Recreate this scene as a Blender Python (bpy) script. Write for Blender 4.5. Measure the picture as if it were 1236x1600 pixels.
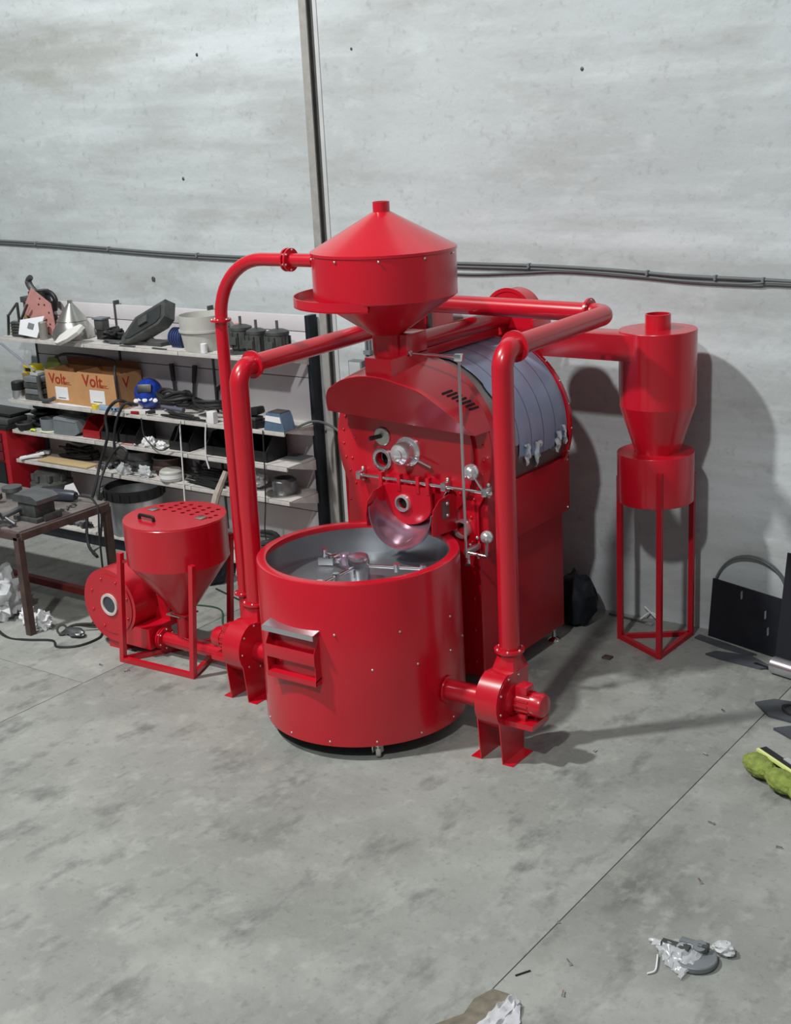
import bpy, bmesh, math, random
from mathutils import Vector as V, Matrix, noise
random.seed(11)
PI = math.pi
for o in list(bpy.data.objects): bpy.data.objects.remove(o)
SC = bpy.context.scene
COL = SC.collection

# ------------------------------------------------------------------ camera
cd = bpy.data.cameras.new('camera'); cam = bpy.data.objects.new('camera', cd); COL.objects.link(cam)
cd.sensor_fit = 'VERTICAL'; cd.sensor_height = 24.0; cd.lens = 2125.67 / 1600 * 24
rt, dn, fw = V((.81225308, .58105605, -.0511742)), V((.12720746, -.26207331, -.95662733)), V((-.56926548, .77051376, -.28678452))
m = Matrix.Identity(4)
for i in range(3):
    m[i][0] = rt[i]; m[i][1] = -dn[i]; m[i][2] = -fw[i]
m[2][3] = 3.4
cam.matrix_world = m
cd.clip_start = .05; cd.clip_end = 100
SC.camera = cam

# ------------------------------------------------------------------ light
w = bpy.data.worlds.new('world'); SC.world = w; w.use_nodes = True
bgn = w.node_tree.nodes['Background']; bgn.inputs[0].default_value = (.86, .93, 1, 1); bgn.inputs[1].default_value = .17

def lamp(name, loc, tgt, power, size, col):
    l = bpy.data.lights.new(name, 'AREA'); l.shape = 'DISK'; l.size = size; l.energy = power; l.color = col
    o = bpy.data.objects.new(name, l); COL.objects.link(o); o.location = loc
    o.rotation_euler = (V(tgt) - V(loc)).to_track_quat('-Z', 'Y').to_euler()
lamp('hall_floodlight', (-1.83, -2.4, 9.5), (-4.5, 7.2, 1.6), 600, .5, (1, .99, .97))
lamp('hall_floodlight', (-8.0, 1.2, 10.0), (-5.0, 7.2, 1.0), 1080, .5, (1, .99, .97))
SC.view_settings.view_transform = 'Standard'; SC.view_settings.look = 'None'
SC.view_settings.exposure = -.12; SC.view_settings.gamma = 1; SC.view_settings.use_curve_mapping = False

# ------------------------------------------------------------------ materials
MATS = {}
def s2l(c): return tuple((x / 255 / 12.92) if x / 255 <= .04045 else ((x / 255 + .055) / 1.055) ** 2.4 for x in c)
def mat(name, rgb, rough=.5, metal=0, var=.12, scale=6, bump=0, coat=0, trans=0, alpha=1, fine=0, spec=.5, stretch=(1, 1, 1)):
    if name in MATS: return MATS[name]
    mt = bpy.data.materials.new(name); mt.use_nodes = True; nt = mt.node_tree; N = nt.nodes; L = nt.links
    b = N['Principled BSDF']; c = s2l(rgb)
    tc = N.new('ShaderNodeTexCoord'); mp = N.new('ShaderNodeMapping'); mp.inputs['Scale'].default_value = stretch
    L.new(tc.outputs['Object'], mp.inputs[0])
    nz = N.new('ShaderNodeTexNoise'); nz.inputs['Scale'].default_value = scale; nz.inputs['Detail'].default_value = 6
    L.new(mp.outputs[0], nz.inputs['Vector'])
    rp = N.new('ShaderNodeValToRGB'); L.new(nz.outputs[0], rp.inputs[0])
    rp.color_ramp.elements[0].position = .3; rp.color_ramp.elements[1].position = .7
    rp.color_ramp.elements[0].color = (*[x * (1 - var) for x in c], 1)
    rp.color_ramp.elements[1].color = (*[min(1, x * (1 + var)) for x in c], 1)
    L.new(rp.outputs[0], b.inputs['Base Color'])
    b.inputs['Roughness'].default_value = rough; b.inputs['Metallic'].default_value = metal
    b.inputs['Coat Weight'].default_value = coat; b.inputs['Coat Roughness'].default_value = .15
    b.inputs['Transmission Weight'].default_value = trans; b.inputs['Alpha'].default_value = alpha
    b.inputs['Specular IOR Level'].default_value = spec
    if bump:
        n2 = N.new('ShaderNodeTexNoise'); n2.inputs['Scale'].default_value = fine or scale * 8; n2.inputs['Detail'].default_value = 4
        L.new(mp.outputs[0], n2.inputs['Vector'])
        bp = N.new('ShaderNodeBump'); bp.inputs['Strength'].default_value = bump; bp.inputs['Distance'].default_value = .01
        L.new(n2.outputs[0], bp.inputs['Height']); L.new(bp.outputs[0], b.inputs['Normal'])
    MATS[name] = mt
    return mt

def concrete(name, layers, base, rough, bump):
    """layers: (scale, stretch, lo, hi, rgb, strength) mixed over the base colour"""
    mt = bpy.data.materials.new(name); mt.use_nodes = True; nt = mt.node_tree; N = nt.nodes; L = nt.links
    b = N['Principled BSDF']; b.inputs['Roughness'].default_value = rough; b.inputs['Specular IOR Level'].default_value = .3
    tc = N.new('ShaderNodeTexCoord'); last = None
    for i, (sc, st, lo, hi, rgb, k) in enumerate(layers):
        mp = N.new('ShaderNodeMapping'); mp.inputs['Scale'].default_value = st; mp.inputs['Location'].default_value = (i * 3.1, i * 1.7, i * 2.3)
        L.new(tc.outputs['Object'], mp.inputs[0])
        nz = N.new('ShaderNodeTexNoise'); nz.inputs['Scale'].default_value = sc; nz.inputs['Detail'].default_value = 7; nz.inputs['Roughness'].default_value = .6
        L.new(mp.outputs[0], nz.inputs['Vector'])
        mr = N.new('ShaderNodeMapRange'); mr.inputs[1].default_value = lo; mr.inputs[2].default_value = hi; mr.inputs[4].default_value = k
        L.new(nz.outputs[0], mr.inputs[0])
        mx = N.new('ShaderNodeMix'); mx.data_type = 'RGBA'
        L.new(mr.outputs[0], mx.inputs[0]); mx.inputs[7].default_value = (*s2l(rgb), 1)
        if last is None: mx.inputs[6].default_value = (*s2l(base), 1)
        else: L.new(last, mx.inputs[6])
        last = mx.outputs[2]
    L.new(last, b.inputs['Base Color'])
    n2 = N.new('ShaderNodeTexNoise'); n2.inputs['Scale'].default_value = 22; n2.inputs['Detail'].default_value = 8
    L.new(tc.outputs['Object'], n2.inputs['Vector'])
    bp = N.new('ShaderNodeBump'); bp.inputs['Strength'].default_value = bump; bp.inputs['Distance'].default_value = .02
    L.new(n2.outputs[0], bp.inputs['Height']); L.new(bp.outputs[0], b.inputs['Normal'])
    MATS[name] = mt
    return mt
WALLM = concrete('wall_concrete', [
    (.5, (.7, 1, 1.6), .40, .64, (166, 172, 172), .85), (.9, (.3, 1, 3.4), .46, .66, (202, 210, 213), .8),
    (2.1, (.45, 1, 1.8), .50, .70, (156, 160, 157), .55), (.75, (.5, 1, 2.4), .56, .70, (148, 149, 141), .55),
    (6, (.7, 1, 1.5), .55, .75, (205, 212, 213), .4), (15, (1, 1, 1), .58, .78, (132, 136, 134), .45), (48, (1, 1, 1), .62, .8, (112, 115, 114), .4)],
    (184, 192, 194), .8, .14)
FLOORM = concrete('floor_concrete', [
    (.6, (1, 1, 1), .40, .64, (128, 131, 126), .85), (1.7, (1, 1, 1), .48, .70, (166, 170, 164), .75),
    (3.4, (1.6, .8, 1), .54, .70, (98, 101, 98), .7), (7, (1.3, .9, 1), .54, .72, (176, 180, 174), .5),
    (14, (1, 1, 1), .58, .74, (110, 112, 108), .5), (34, (1, 1, 1), .60, .76, (96, 98, 95), .45), (90, (1, 1, 1), .62, .8, (194, 197, 192), .45)],
    (152, 155, 150), .62, .2)
RED = mat('red_gloss_paint', (190, 14, 36), .3, 0, .05, 3, coat=.55, spec=.5)
RED2 = mat('red_satin_paint', (178, 13, 33), .42, 0, .07, 5, bump=.03, fine=90)
REDO = mat('old_red_paint', (120, 38, 38), .6, .1, .3, 9, bump=.1)
STEEL = mat('brushed_steel', (206, 208, 212), .3, .95, .08, 4, stretch=(1, 1, .15))
STEELD = mat('dull_steel', (120, 122, 124), .45, .8, .2, 9, bump=.08)
JACK = mat('drum_jacket_steel', (150, 150, 148), .33, .9, .06, 4)
CHROME = mat('chrome', (236, 237, 239), .13, 1, .02, 4)
FILM = mat('blue_protective_film', (146, 164, 192), .36, .12, .05, 5, bump=.05, fine=9, coat=.25)
FILMT = mat('torn_film_edge', (206, 212, 222), .3, .35, .1, 9, bump=.1)
PURPLE = mat('filmed_steel', (176, 150, 168), .2, .8, .3, 7)
BLACK = mat('black_plastic', (26, 27, 29), .42, 0, .2, 8)
RUB = mat('black_rubber', (34, 34, 36), .6, 0, .2, 12, bump=.05)
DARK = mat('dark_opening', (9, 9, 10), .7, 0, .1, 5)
DGREY = mat('dark_grey_metal', (80, 83, 81), .5, .35, .3, 16, bump=.1)
MGREY = mat('grey_plastic', (112, 118, 122), .5, 0, .1, 9)
WHITE = mat('white_enamel', (214, 212, 208), .5, 0, .05, 4, bump=.02)
WHITED = mat('dusty_white_shelf', (196, 193, 188), .6, 0, .16, 11, bump=.06)
PANELM = mat('white_back_panel', (206, 203, 206), .55, 0, .05, 3)
CARD = mat('cardboard', (186, 140, 94), .75, 0, .07, 9, bump=.04)
CARDD = mat('cardboard_inside', (120, 84, 58), .8, 0, .1, 9)
BEIGE = mat('beige_board', (196, 172, 130), .7, 0, .06, 6)
PINK = mat('dusty_pink_steel', (184, 132, 126), .6, .1, .1, 12)
PAPER = mat('white_paper', (226, 228, 230), .7, 0, .03, 9)
PLAST = mat('clear_plastic_wrap', (206, 210, 212), .5, 0, .12, 16, bump=.15, fine=40, alpha=.8)
FROST = mat('frosted_plastic', (198, 199, 192), .4, 0, .08, 9, alpha=.82)
ALU = mat('spun_aluminium', (190, 190, 184), .28, .9, .12, 8)
YELLOW = mat('yellow_plastic', (220, 200, 40), .5, 0, .1, 9)
OLIVE = mat('olive_plastic', (112, 122, 58), .5, 0, .15, 9)
BLUE = mat('blue_gloss', (30, 66, 170), .25, .2, .35, 22, coat=.5)
BLUEG = mat('blue_grey', (92, 116, 140), .5, .1, .2, 14)
BROWN = mat('rusty_brown_steel', (92, 76, 70), .65, .4, .3, 10, bump=.15)
TBL = mat('worn_bench_top', (126, 120, 116), .6, .35, .25, 7, bump=.1)
GREEN = mat('lime_bristle', (130, 146, 68), .85, 0, .3, 26, bump=.6, fine=110)
LIME = mat('lime_plastic', (222, 232, 150), .4, 0, .06, 9)
SHEETB = mat('black_sheet_steel', (30, 36, 44), .45, .3, .3, 6, bump=.05)
RUBM = mat('grey_rubber_strip', (70, 74, 80), .6, 0, .2, 9, bump=.1)
KRAFT = mat('crumpled_kraft_paper', (164, 128, 92), .8, 0, .15, 12, bump=.2)
INK = mat('red_print', (156, 44, 26), .7, 0, .03, 9)
POST = mat('joint_mortar', (150, 150, 145), .8, 0, .12, 14, bump=.15)
ORNG = mat('orange_plastic', (206, 120, 84), .5, 0, .1, 9)

# ------------------------------------------------------------------ object helpers
ORG = {}
def tag(o, label=None, cat=None, group=None, kind=None):
    if label: o['label'] = label
    if cat: o['category'] = cat
    if group: o['group'] = group
    if kind: o['kind'] = kind
    return o
def thing(name, loc, label, cat, group=None, kind=None):
    o = bpy.data.objects.new(name, None); COL.objects.link(o); o.empty_display_size = .1
    o.location = loc; ORG[o] = V(loc)
    return tag(o, label, cat, group, kind)

def frame(d):
    d = V(d).normalized(); a = V((0, 0, 1)) if abs(d.z) < .95 else V((1, 0, 0))
    u = d.cross(a).normalized(); return u, d.cross(u).normalized(), d

class B:
    def __init__(s): s.bm = bmesh.new()
    def _f(s, vs):
        try: return s.bm.faces.new(vs)
        except ValueError: return None
    def box(s, x0, x1, y0, y1, z0, z1, bev=0, M=None):
        r = bmesh.ops.create_cube(s.bm, size=1)['verts']
        bmesh.ops.scale(s.bm, vec=(abs(x1 - x0), abs(y1 - y0), abs(z1 - z0)), verts=r)
        bmesh.ops.translate(s.bm, vec=((x0 + x1) / 2, (y0 + y1) / 2, (z0 + z1) / 2), verts=r)
        if M is not None: bmesh.ops.transform(s.bm, matrix=M, verts=r)
        if bev:
            es = list({e for v in r for e in v.link_edges})
            bmesh.ops.bevel(s.bm, geom=es, offset=bev, segments=2, affect='EDGES', profile=.6)
        return s
    def bar(s, a, b, wd, ht=None):
        """square bar between two points"""
        a, b = V(a), V(b); ht = ht or wd; u, v, d = frame(b - a)
        R = [[s.bm.verts.new(p + u * i * wd / 2 + v * j * ht / 2) for i, j in ((-1, -1), (1, -1), (1, 1), (-1, 1))] for p in (a, b)]
        for k in range(4): s._f([R[0][k], R[0][(k + 1) % 4], R[1][(k + 1) % 4], R[1][k]])
        s._f(R[0]); s._f(R[1]); return s
    def tube(s, pts, r, n=12, cap=True):
        pts = [V(p) for p in pts]; rs = r if isinstance(r, (list, tuple)) else [r] * len(pts)
        d0 = (pts[1] - pts[0]).normalized(); u, v, _ = frame(d0); rings = []
        for i, p in enumerate(pts):
            if i == 0: d = d0
            elif i == len(pts) - 1: d = (p - pts[i - 1]).normalized()
            else: d = ((p - pts[i - 1]).normalized() + (pts[i + 1] - p).normalized())
            if d.length < 1e-6: d = d0
            d.normalize(); u = (u - d * u.dot(d)); u.normalize(); v = d.cross(u)
            rings.append([s.bm.verts.new(p + (u * math.cos(t) + v * math.sin(t)) * rs[i]) for t in [2 * PI * k / n for k in range(n)]])
        for A, C in zip(rings, rings[1:]):
            for k in range(n): s._f([A[k], A[(k + 1) % n], C[(k + 1) % n], C[k]])
        if cap: s._f(rings[0]); s._f(rings[-1])
        return s
    def cyl(s, a, b, r0, r1=None, n=24): return s.tube([a, b], [r0, r0 if r1 is None else r1], n)
    def lathe(s, prof, o=(0, 0, 0), ax=(0, 0, 1), n=32, a0=0, a1=2 * PI, close=False):
        o = V(o); d = V(ax).normalized()
        if abs(d.z) > .99: u, v = V((1, 0, 0)), V((0, d.z, 0))
        else: u, v, d = frame(d)
        full = abs(a1 - a0 - 2 * PI) < 1e-6; m_ = n if full else n + 1; R = []
        for rr, h in prof:
            R.append([s.bm.verts.new(o + d * h + (u * math.cos(t) + v * math.sin(t)) * max(rr, 0)) for t in [a0 + (a1 - a0) * k / n for k in range(m_)]])
        prs = list(zip(R, R[1:])) + ([(R[-1], R[0])] if close else [])
        for A, C in prs:
            for k in range(n): s._f([A[k], A[(k + 1) % m_], C[(k + 1) % m_], C[k]])
        return s
    def prism(s, pts, t, o=(0, 0, 0), u=(1, 0, 0), v=(0, 0, 1)):
        o, u, v = V(o), V(u), V(v); w_ = u.cross(v).normalized() * t
        A = [s.bm.verts.new(o + u * a + v * b) for a, b in pts]; C = [s.bm.verts.new(q.co + w_) for q in A]
        s._f(A); s._f(C[::-1])
        for k in range(len(A)): s._f([A[k], A[(k + 1) % len(A)], C[(k + 1) % len(A)], C[k]])
        return s
    def ball(s, c, r, sc=(1, 1, 1), n=16, M=None):
        q = bmesh.ops.create_uvsphere(s.bm, u_segments=n, v_segments=max(6, n // 2), radius=r)['verts']
        bmesh.ops.scale(s.bm, vec=sc, verts=q)
        if M is not None: bmesh.ops.transform(s.bm, matrix=M, verts=q)
        bmesh.ops.translate(s.bm, vec=c, verts=q); return s
    def crumple(s, c, sc, amp=.3, freq=3, seed=0, sub=3, flat=None):
        q = bmesh.ops.create_icosphere(s.bm, subdivisions=sub, radius=1)['verts']
        for v_ in q:
            p = v_.co.copy(); k = 1 + amp * noise.noise(p * freq + V((seed * 7.1, seed * 3.3, seed))) + amp * .6 * noise.noise(p * freq * 2.7 + V((seed, 5, 2)))
            v_.co = V((p.x * sc[0], p.y * sc[1], p.z * sc[2])) * k + V(c)
            if flat is not None: v_.co.z = max(v_.co.z, flat)
        return s
    def grid(s, fn, nu, nv, closeu=False):
        G = [[s.bm.verts.new(fn(i / nu, j / nv)) for j in range(nv + 1)] for i in range(nu if closeu else nu + 1)]
        L_ = len(G)
        for i in range(nu):
            for j in range(nv): s._f([G[i][j], G[(i + 1) % L_][j], G[(i + 1) % L_][j + 1], G[i][j + 1]])
        return s
    def thick(s, t):
        bmesh.ops.recalc_face_normals(s.bm, faces=s.bm.faces[:])
        bmesh.ops.solidify(s.bm, geom=s.bm.faces[:], thickness=t); return s
    def rot(s, M):
        bmesh.ops.transform(s.bm, matrix=M, verts=s.bm.verts[:]); return s
    def add(s, me):
        s.bm.from_mesh(me); return s
    def mk(s, name, mt, parent=None, label=None, cat=None, group=None, kind=None, sharp=32):
        bm = s.bm; bmesh.ops.remove_doubles(bm, verts=bm.verts[:], dist=1e-6)
        bmesh.ops.recalc_face_normals(bm, faces=bm.faces[:])
        lim = math.radians(sharp)
        for f in bm.faces: f.smooth = True
        for e in bm.edges:
            e.smooth = not (len(e.link_faces) != 2 or e.calc_face_angle(0) > lim)
        xs = [v_.co for v_ in bm.verts]
        lo = V([min(p[i] for p in xs) for i in range(3)]); hi = V([max(p[i] for p in xs) for i in range(3)])
        c = (lo + hi) / 2
        if parent is None: c.z = lo.z
        bmesh.ops.translate(bm, vec=-c, verts=bm.verts[:])
        me = bpy.data.meshes.new(name); bm.to_mesh(me); bm.free(); me.materials.append(mt)
        o = bpy.data.objects.new(name, me); COL.objects.link(o)
        ORG[o] = c
        if parent: o.parent = parent; o.location = c - ORG[parent]
        else: o.location = c
        return tag(o, label, cat, group, kind)

def rp(pts, r, n=6):
    """polyline with rounded corners"""
    pts = [V(p) for p in pts]; out = [pts[0]]
    for a, b, c in zip(pts, pts[1:], pts[2:]):
        d0, d1 = (a - b).normalized(), (c - b).normalized()
        rr = min(r, (a - b).length * .49, (c - b).length * .49)
        p, q = b + d0 * rr, b + d1 * rr
        for k in range(n + 1):
            t = k / n; out.append(p * (1 - t) ** 2 + b * 2 * t * (1 - t) + q * t * t)
    out.append(pts[-1]); return out
def elbow(pts, r, n=10):
    """true circular bends for right-angle corners"""
    pts = [V(p) for p in pts]; out = [pts[0]]
    for a, b, c in zip(pts, pts[1:], pts[2:]):
        d0, d1 = (a - b).normalized(), (c - b).normalized(); o_ = b + (d0 + d1) * r
        for k in range(n + 1):
            t = PI / 2 * k / n; out.append(o_ - d1 * r * math.cos(t) - d0 * r * math.sin(t))
    out.append(pts[-1]); return out
def spline(pts, n=6):
    pts = [V(p) for p in pts]; P = [pts[0] * 2 - pts[1]] + pts + [pts[-1] * 2 - pts[-2]]; out = []
    for i in range(1, len(P) - 2):
        a, b, c, d = P[i - 1:i + 3]
        for k in range(n):
            t = k / n
            out.append(.5 * ((2 * b) + (c - a) * t + (2 * a - 5 * b + 4 * c - d) * t * t + (3 * b - a - 3 * c + d) * t ** 3))
    out.append(pts[-1]); return out
def circ(cx, cy, r, n=24, a0=0, a1=2 * PI):
    k = n if abs(a1 - a0 - 2 * PI) < 1e-6 else n - 1
    return [(cx + r * math.cos(a0 + (a1 - a0) * i / k), cy + r * math.sin(a0 + (a1 - a0) * i / k)) for i in range(n)]
def curve_mesh(cu, M):
    ob = bpy.data.objects.new('tmp', cu); me = bpy.data.meshes.new_from_object(ob); me.transform(M)
    bpy.data.objects.remove(ob); return me
def plate(outline, holes, t, o, u, v):
    cu = bpy.data.curves.new('tmp', 'CURVE'); cu.dimensions = '2D'; cu.fill_mode = 'BOTH'; cu.extrude = t / 2
    for poly in [outline] + holes:
        sp = cu.splines.new('POLY'); sp.points.add(len(poly) - 1); sp.use_cyclic_u = True
        for p, q in zip(sp.points, poly): p.co = (q[0], q[1], 0, 1)
    u, v = V(u), V(v); w_ = u.cross(v)
    M = Matrix(((u.x, v.x, w_.x, o[0]), (u.y, v.y, w_.y, o[1]), (u.z, v.z, w_.z, o[2]), (0, 0, 0, 1)))
    return B().add(curve_mesh(cu, M))
def lettering(txt, size, o, u, v, mt, parent, t=.0015):
    cu = bpy.data.curves.new('tmp', 'FONT'); cu.body = txt; cu.size = size; cu.extrude = t; cu.offset = size * .012
    u, v = V(u).normalized(), V(v).normalized(); w_ = u.cross(v)
    M = Matrix(((u.x, v.x, w_.x, o[0]), (u.y, v.y, w_.y, o[1]), (u.z, v.z, w_.z, o[2]), (0, 0, 0, 1)))
    return B().add(curve_mesh(cu, M)).mk('lettering', mt, parent)

# shared rivet and bolt meshes
def shared(bm_fn, mt):
    b = B(); bm_fn(b); bm = b.bm
    for f in bm.faces: f.smooth = True
    me = bpy.data.meshes.new('fastener'); bm.to_mesh(me); bm.free(); me.materials.append(mt); return me
RIV = shared(lambda b: b.lathe([(.009, 0), (.0085, .003), (.006, .006), (0, .0075)], n=10), RED)
RIVS = shared(lambda b: b.lathe([(.008, 0), (.0075, .003), (.005, .006), (0, .007)], n=10), mat('zinc_bolt', (206, 200, 196), .3, .7, .05, 4))
def fix(name, me, parent, pos, nrm, sc=1.0):
    o = bpy.data.objects.new(name, me); COL.objects.link(o); o.parent = parent
    o.location = V(pos) - ORG[parent]; o.rotation_euler = V(nrm).to_track_quat('Z', 'Y').to_euler(); o.scale = (sc,) * 3
    ORG[o] = V(pos); return o
def ring_bolts(parent, c, ax, r, n, me=RIVS, sc=1.0, a0=0, name='bolt', off=0):
    u, v, d = frame(ax)
    for k in range(n):
        t = a0 + 2 * PI * k / n
        fix(name, me, parent, V(c) + (u * math.cos(t) + v * math.sin(t)) * r + d * off, d, sc)
def flange(parent, c, ax, r, t=.012, nb=6, mt=RED, name='flange'):
    d = V(ax).normalized(); o = B().cyl(V(c) - d * t / 2, V(c) + d * t / 2, r, n=28).mk(name, mt, parent)
    ring_bolts(o, V(c) + d * t / 2, d, r * .84, nb, sc=.9, a0=.4); return o

# ================================================================== SETTING
fl = B().box(-14, 5, -4, 8.3, -.2, -.012).mk('floor', mat('joint_dirt', (52, 52, 50), .9), kind='structure')
for x0, x1, y0, y1 in ((-14, -6.3655, -4, 5.196), (-14, -6.3655, 5.202, 7.95), (-6.3605, -2.5385, -4, 7.95), (-2.5335, 5, -4, 7.95)):
    B().box(x0, x1, y0, y1, -.08, 0, bev=.002).mk('slab', FLOORM, fl)
wl = B().box(-14, 5, 7.93, 8.3, -.1, 6.5).mk('wall_back', mat('joint_shadow_mortar', (96, 96, 92), .9, bump=.1), kind='structure')
B().box(-14, -6.412, 7.87, 7.99, 0, 6.5).mk('wall_panel', WALLM, wl)
B().box(-6.262, 5, 7.87, 7.99, 0, 6.5).mk('wall_panel', WALLM, wl)
B().box(-6.412, -6.345, 7.852, 7.99, 0, 6.5, bev=.004).mk('joint_post', POST, wl)
B().box(-6.345, -6.296, 7.885, 7.99, 0, 6.5).mk('groove_shade_strip', mat('painted_groove_shade', (72, 74, 72), .85, 0, .2, 8, bump=.2), wl)  # added dark strip, paints the shade lying in the joint groove
B().box(-6.345, -6.338, 7.856, 7.885, 0, 6.5).mk('post_shade_edge', mat('painted_groove_shade', (72, 74, 72)), wl)  # dark sliver painting the shaded right side of the post
B().box(-6.296, -6.262, 7.862, 7.99, 0, 6.5, bev=.004).mk('joint_strip', mat('joint_mortar_pale', (182, 186, 186), .8, var=.08, bump=.1), wl)
for (x, z, s) in ((-5.98, 3.78, .010), (-4.2, 3.55, .012), (-7.43, 3.83, .012), (-7.69, 2.93, .013), (-8.13, 2.14, .022)):
    B().crumple((x, 7.868, z), (s, .006, s), .3, 2, int(x * 9), 2).mk('anchor_hole', DGREY, wl)

# cables along the wall
def wcab(pts, r, label, clips):
    b = B().tube(spline([(x, 7.856, z) for x, z in pts], 8), r, 8)
    o = b.mk('wall_cable', mat('grey_cable', (92, 96, 98), .6, 0, .1, 9), None, label, 'cable', 'cables strung along the concrete wall')
    for x, z in clips: B().box(x - .008, x + .008, 7.836, 7.869, z - .016, z + .016, .003).mk('cable_clip', MGREY, o)
wcab([(-13.9, 2.50), (-9.975, 2.424), (-8.98, 2.396), (-8.0, 2.358), (-7.05, 2.34), (-6.0, 2.34), (-5.16, 2.338), (-4.486, 2.336), (-3.976, 2.322), (-3.54, 2.300), (-3.128, 2.292), (-2.83, 2.286), (-1.5, 2.25)], .011,
     'thick grey cable clipped along the concrete wall, uppermost of three', [(-9.5, 2.41), (-8.6, 2.38), (-7.6, 2.348), (-4.6, 2.336), (-3.75, 2.312), (-3.3, 2.295), (-3.0, 2.289)])
wcab([(-13.9, 2.48), (-9.975, 2.404), (-8.98, 2.376), (-8.0, 2.338), (-7.05, 2.318), (-6.0, 2.318), (-5.16, 2.316), (-4.486, 2.315), (-3.976, 2.300), (-3.54, 2.27), (-3.128, 2.262), (-2.83, 2.272), (-1.5, 2.23)], .009,
     'thin grey cable running just under the thick wall cable', [])
wcab([(-5.9, 2.30), (-5.16, 2.267), (-4.7, 2.285), (-4.344, 2.304), (-3.842, 2.285), (-3.455, 2.262), (-3.048, 2.256), (-2.829, 2.262), (-1.5, 2.22)], .007,
     'slack grey cable sagging below the other wall cables behind the hopper', [])
sb = B().box(-6.125, -6.0, 7.80, 7.87, 1.47, 1.615, .006).mk('junction_box', MGREY, None, 'small grey junction box on the wall behind the curved hood', 'junction box')
B().box(-6.115, -6.01, 7.795, 7.802, 1.48, 1.605, .002).mk('cover', mat('pale_grey', (170, 176, 176), .5), sb)
for x in (-5.985, -5.955):
    B().tube([(x, 7.85, 1.47), (x, 7.85, 1.9)], .010, 8).mk('conduit', MGREY, sb)
B().box(-6.0, -5.94, 7.83, 7.87, 1.66, 1.69).mk('conduit_clamp', MGREY, sb)

# ================================================================== COFFEE ROASTER
RX, RZ = -4.506, 1.47
YF, YB = 6.29, 7.27
ro = thing('drum_roaster', (RX, 6.8, 0), 'large red coffee roasting machine with round steel drum wrapped in blue film', 'roaster')
# base cabinet
X0, X1 = -5.03, -4.055
B().box(X0, X1, YF + .02, YB, .11, 1.26, .004).mk('cabinet', RED2, ro)
sp_ = B().box(X1, X1 + .05, YF + .02, YB + .01, .895, 1.245, .004).mk('side_panel', RED2, ro, 'pitted red side panel')
for y in (6.55, 7.25):
    for z in (.915, 1.225): fix('bolt', RIVS, sp_, (X1 + .05, y, z), (1, 0, 0))
for x, y in ((X0 + .06, YF + .1), (X1 - .06, YF + .1), (X0 + .06, YB - .06), (X1 - .05, YB - .05)):
    B().lathe([(0, .11), (.012, .11), (.012, .03), (.03, .022), (.042, .006), (.042, 0), (0, 0)], (x, y, 0), n=16).mk('levelling_foot', CHROME, ro)
# keyhole front plate
a = math.acos(.487 / .545)
ol = [(-4.542 + RX - RX + .487, .11 - RZ + RZ)]
ol = [(X1, .11)] + [(RX + .545 * math.cos(t), RZ + .545 * math.sin(t)) for t in [-.60 + (PI + 1.08) * k / 48 for k in range(49)]] + [(X0, .11)]
ports = [circ(-4.70, 1.388, .045, 20), circ(-4.165, 1.025, .042, 20)]
fp = plate(ol, ports, .022, (0, YF + .01, 0), (1, 0, 0), (0, 0, 1)).mk('front_plate', RED, ro)
B().lathe([(.535, 0), (.548, 0), (.548, .075), (.50, .075)], (RX, YF + .02, RZ), (0, 1, 0), 64).mk('front_ring', RED, ro)
for t in range(26):
    an = -.55 + t * (PI + 1.1) / 25
    if an > PI - .35 or an < .35: fix('rivet', RIV, fp, (RX + .50 * math.cos(an), YF - .001, RZ + .50 * math.sin(an)), (0, -1, 0))
for z in (1.1, .95, .8, .6, .4, .2):
    for x in (X0 + .05, X1 - .05): fix('rivet', RIV, fp, (x, YF - .001, z), (0, -1, 0))
# raised round door
rd = plate(circ(-4.515, 1.455, .455, 56), [circ(-4.70, 1.388, .045, 20)], .024, (0, YF - .012, 0), (1, 0, 0), (0, 0, 1)).mk('drum_door', RED, ro)
YD = YF - .024
for p in ((-4.90, 1.50), (-4.93, 1.37), (-4.86, 1.26), (-4.12, 1.37), (-4.16, 1.24), (-4.60, 1.64), (-4.45, 1.63)): fix('rivet', RIV, rd, (p[0], YD, p[1]), (0, -1, 0))
# thermometer, sight glass, sampler
B().lathe([(0, 0), (.056, 0), (.056, .008), (.05, .012), (0, .012)], (-4.695, YD, 1.527), (0, -1, 0), 28).mk('sampler_plate', ALU, ro, 'round pale metal sampler plate')
B().cyl((-4.70, YD - .01, 1.53), (-4.735, YD - .075, 1.525), .013, n=14).mk('sampler_knob', BLACK, ro)
sg = B().lathe([(.043, .0), (.068, 0), (.068, .014), (.060, .018), (.046, .016), (.043, 0)], (-4.70, YD, 1.388), (0, -1, 0), 32).mk('sight_glass_ring', STEEL, ro)
B().lathe([(0, 0), (.046, 0)], (-4.70, YF + .03, 1.388), (0, -1, 0), 24).mk('sight_glass', DARK, ro)
ring_bolts(sg, (-4.70, YD - .016, 1.388), (0, -1, 0), .055, 6, sc=.5)
hb = B().lathe([(0, 0), (.088, 0), (.088, .012), (.078, .018), (.066, .020), (.066, .085), (.058, .10), (.036, .112), (.034, .122), (.018, .130), (0, .131)], (-4.513, YD, 1.455), (0, -1, 0), 36).mk('bearing_cap', mat('polished_cap', (232, 232, 234), .2, .75, .03, 4), ro, 'polished chrome bearing cap')
B().bar((-4.47, YD - .035, 1.435), (-4.325, YD - .04, 1.388), .016, .01).mk('lever_handle', STEEL, ro)
ring_bolts(hb, (-4.513, YD - .014, 1.455), (0, -1, 0), .078, 6, sc=.6)
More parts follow.
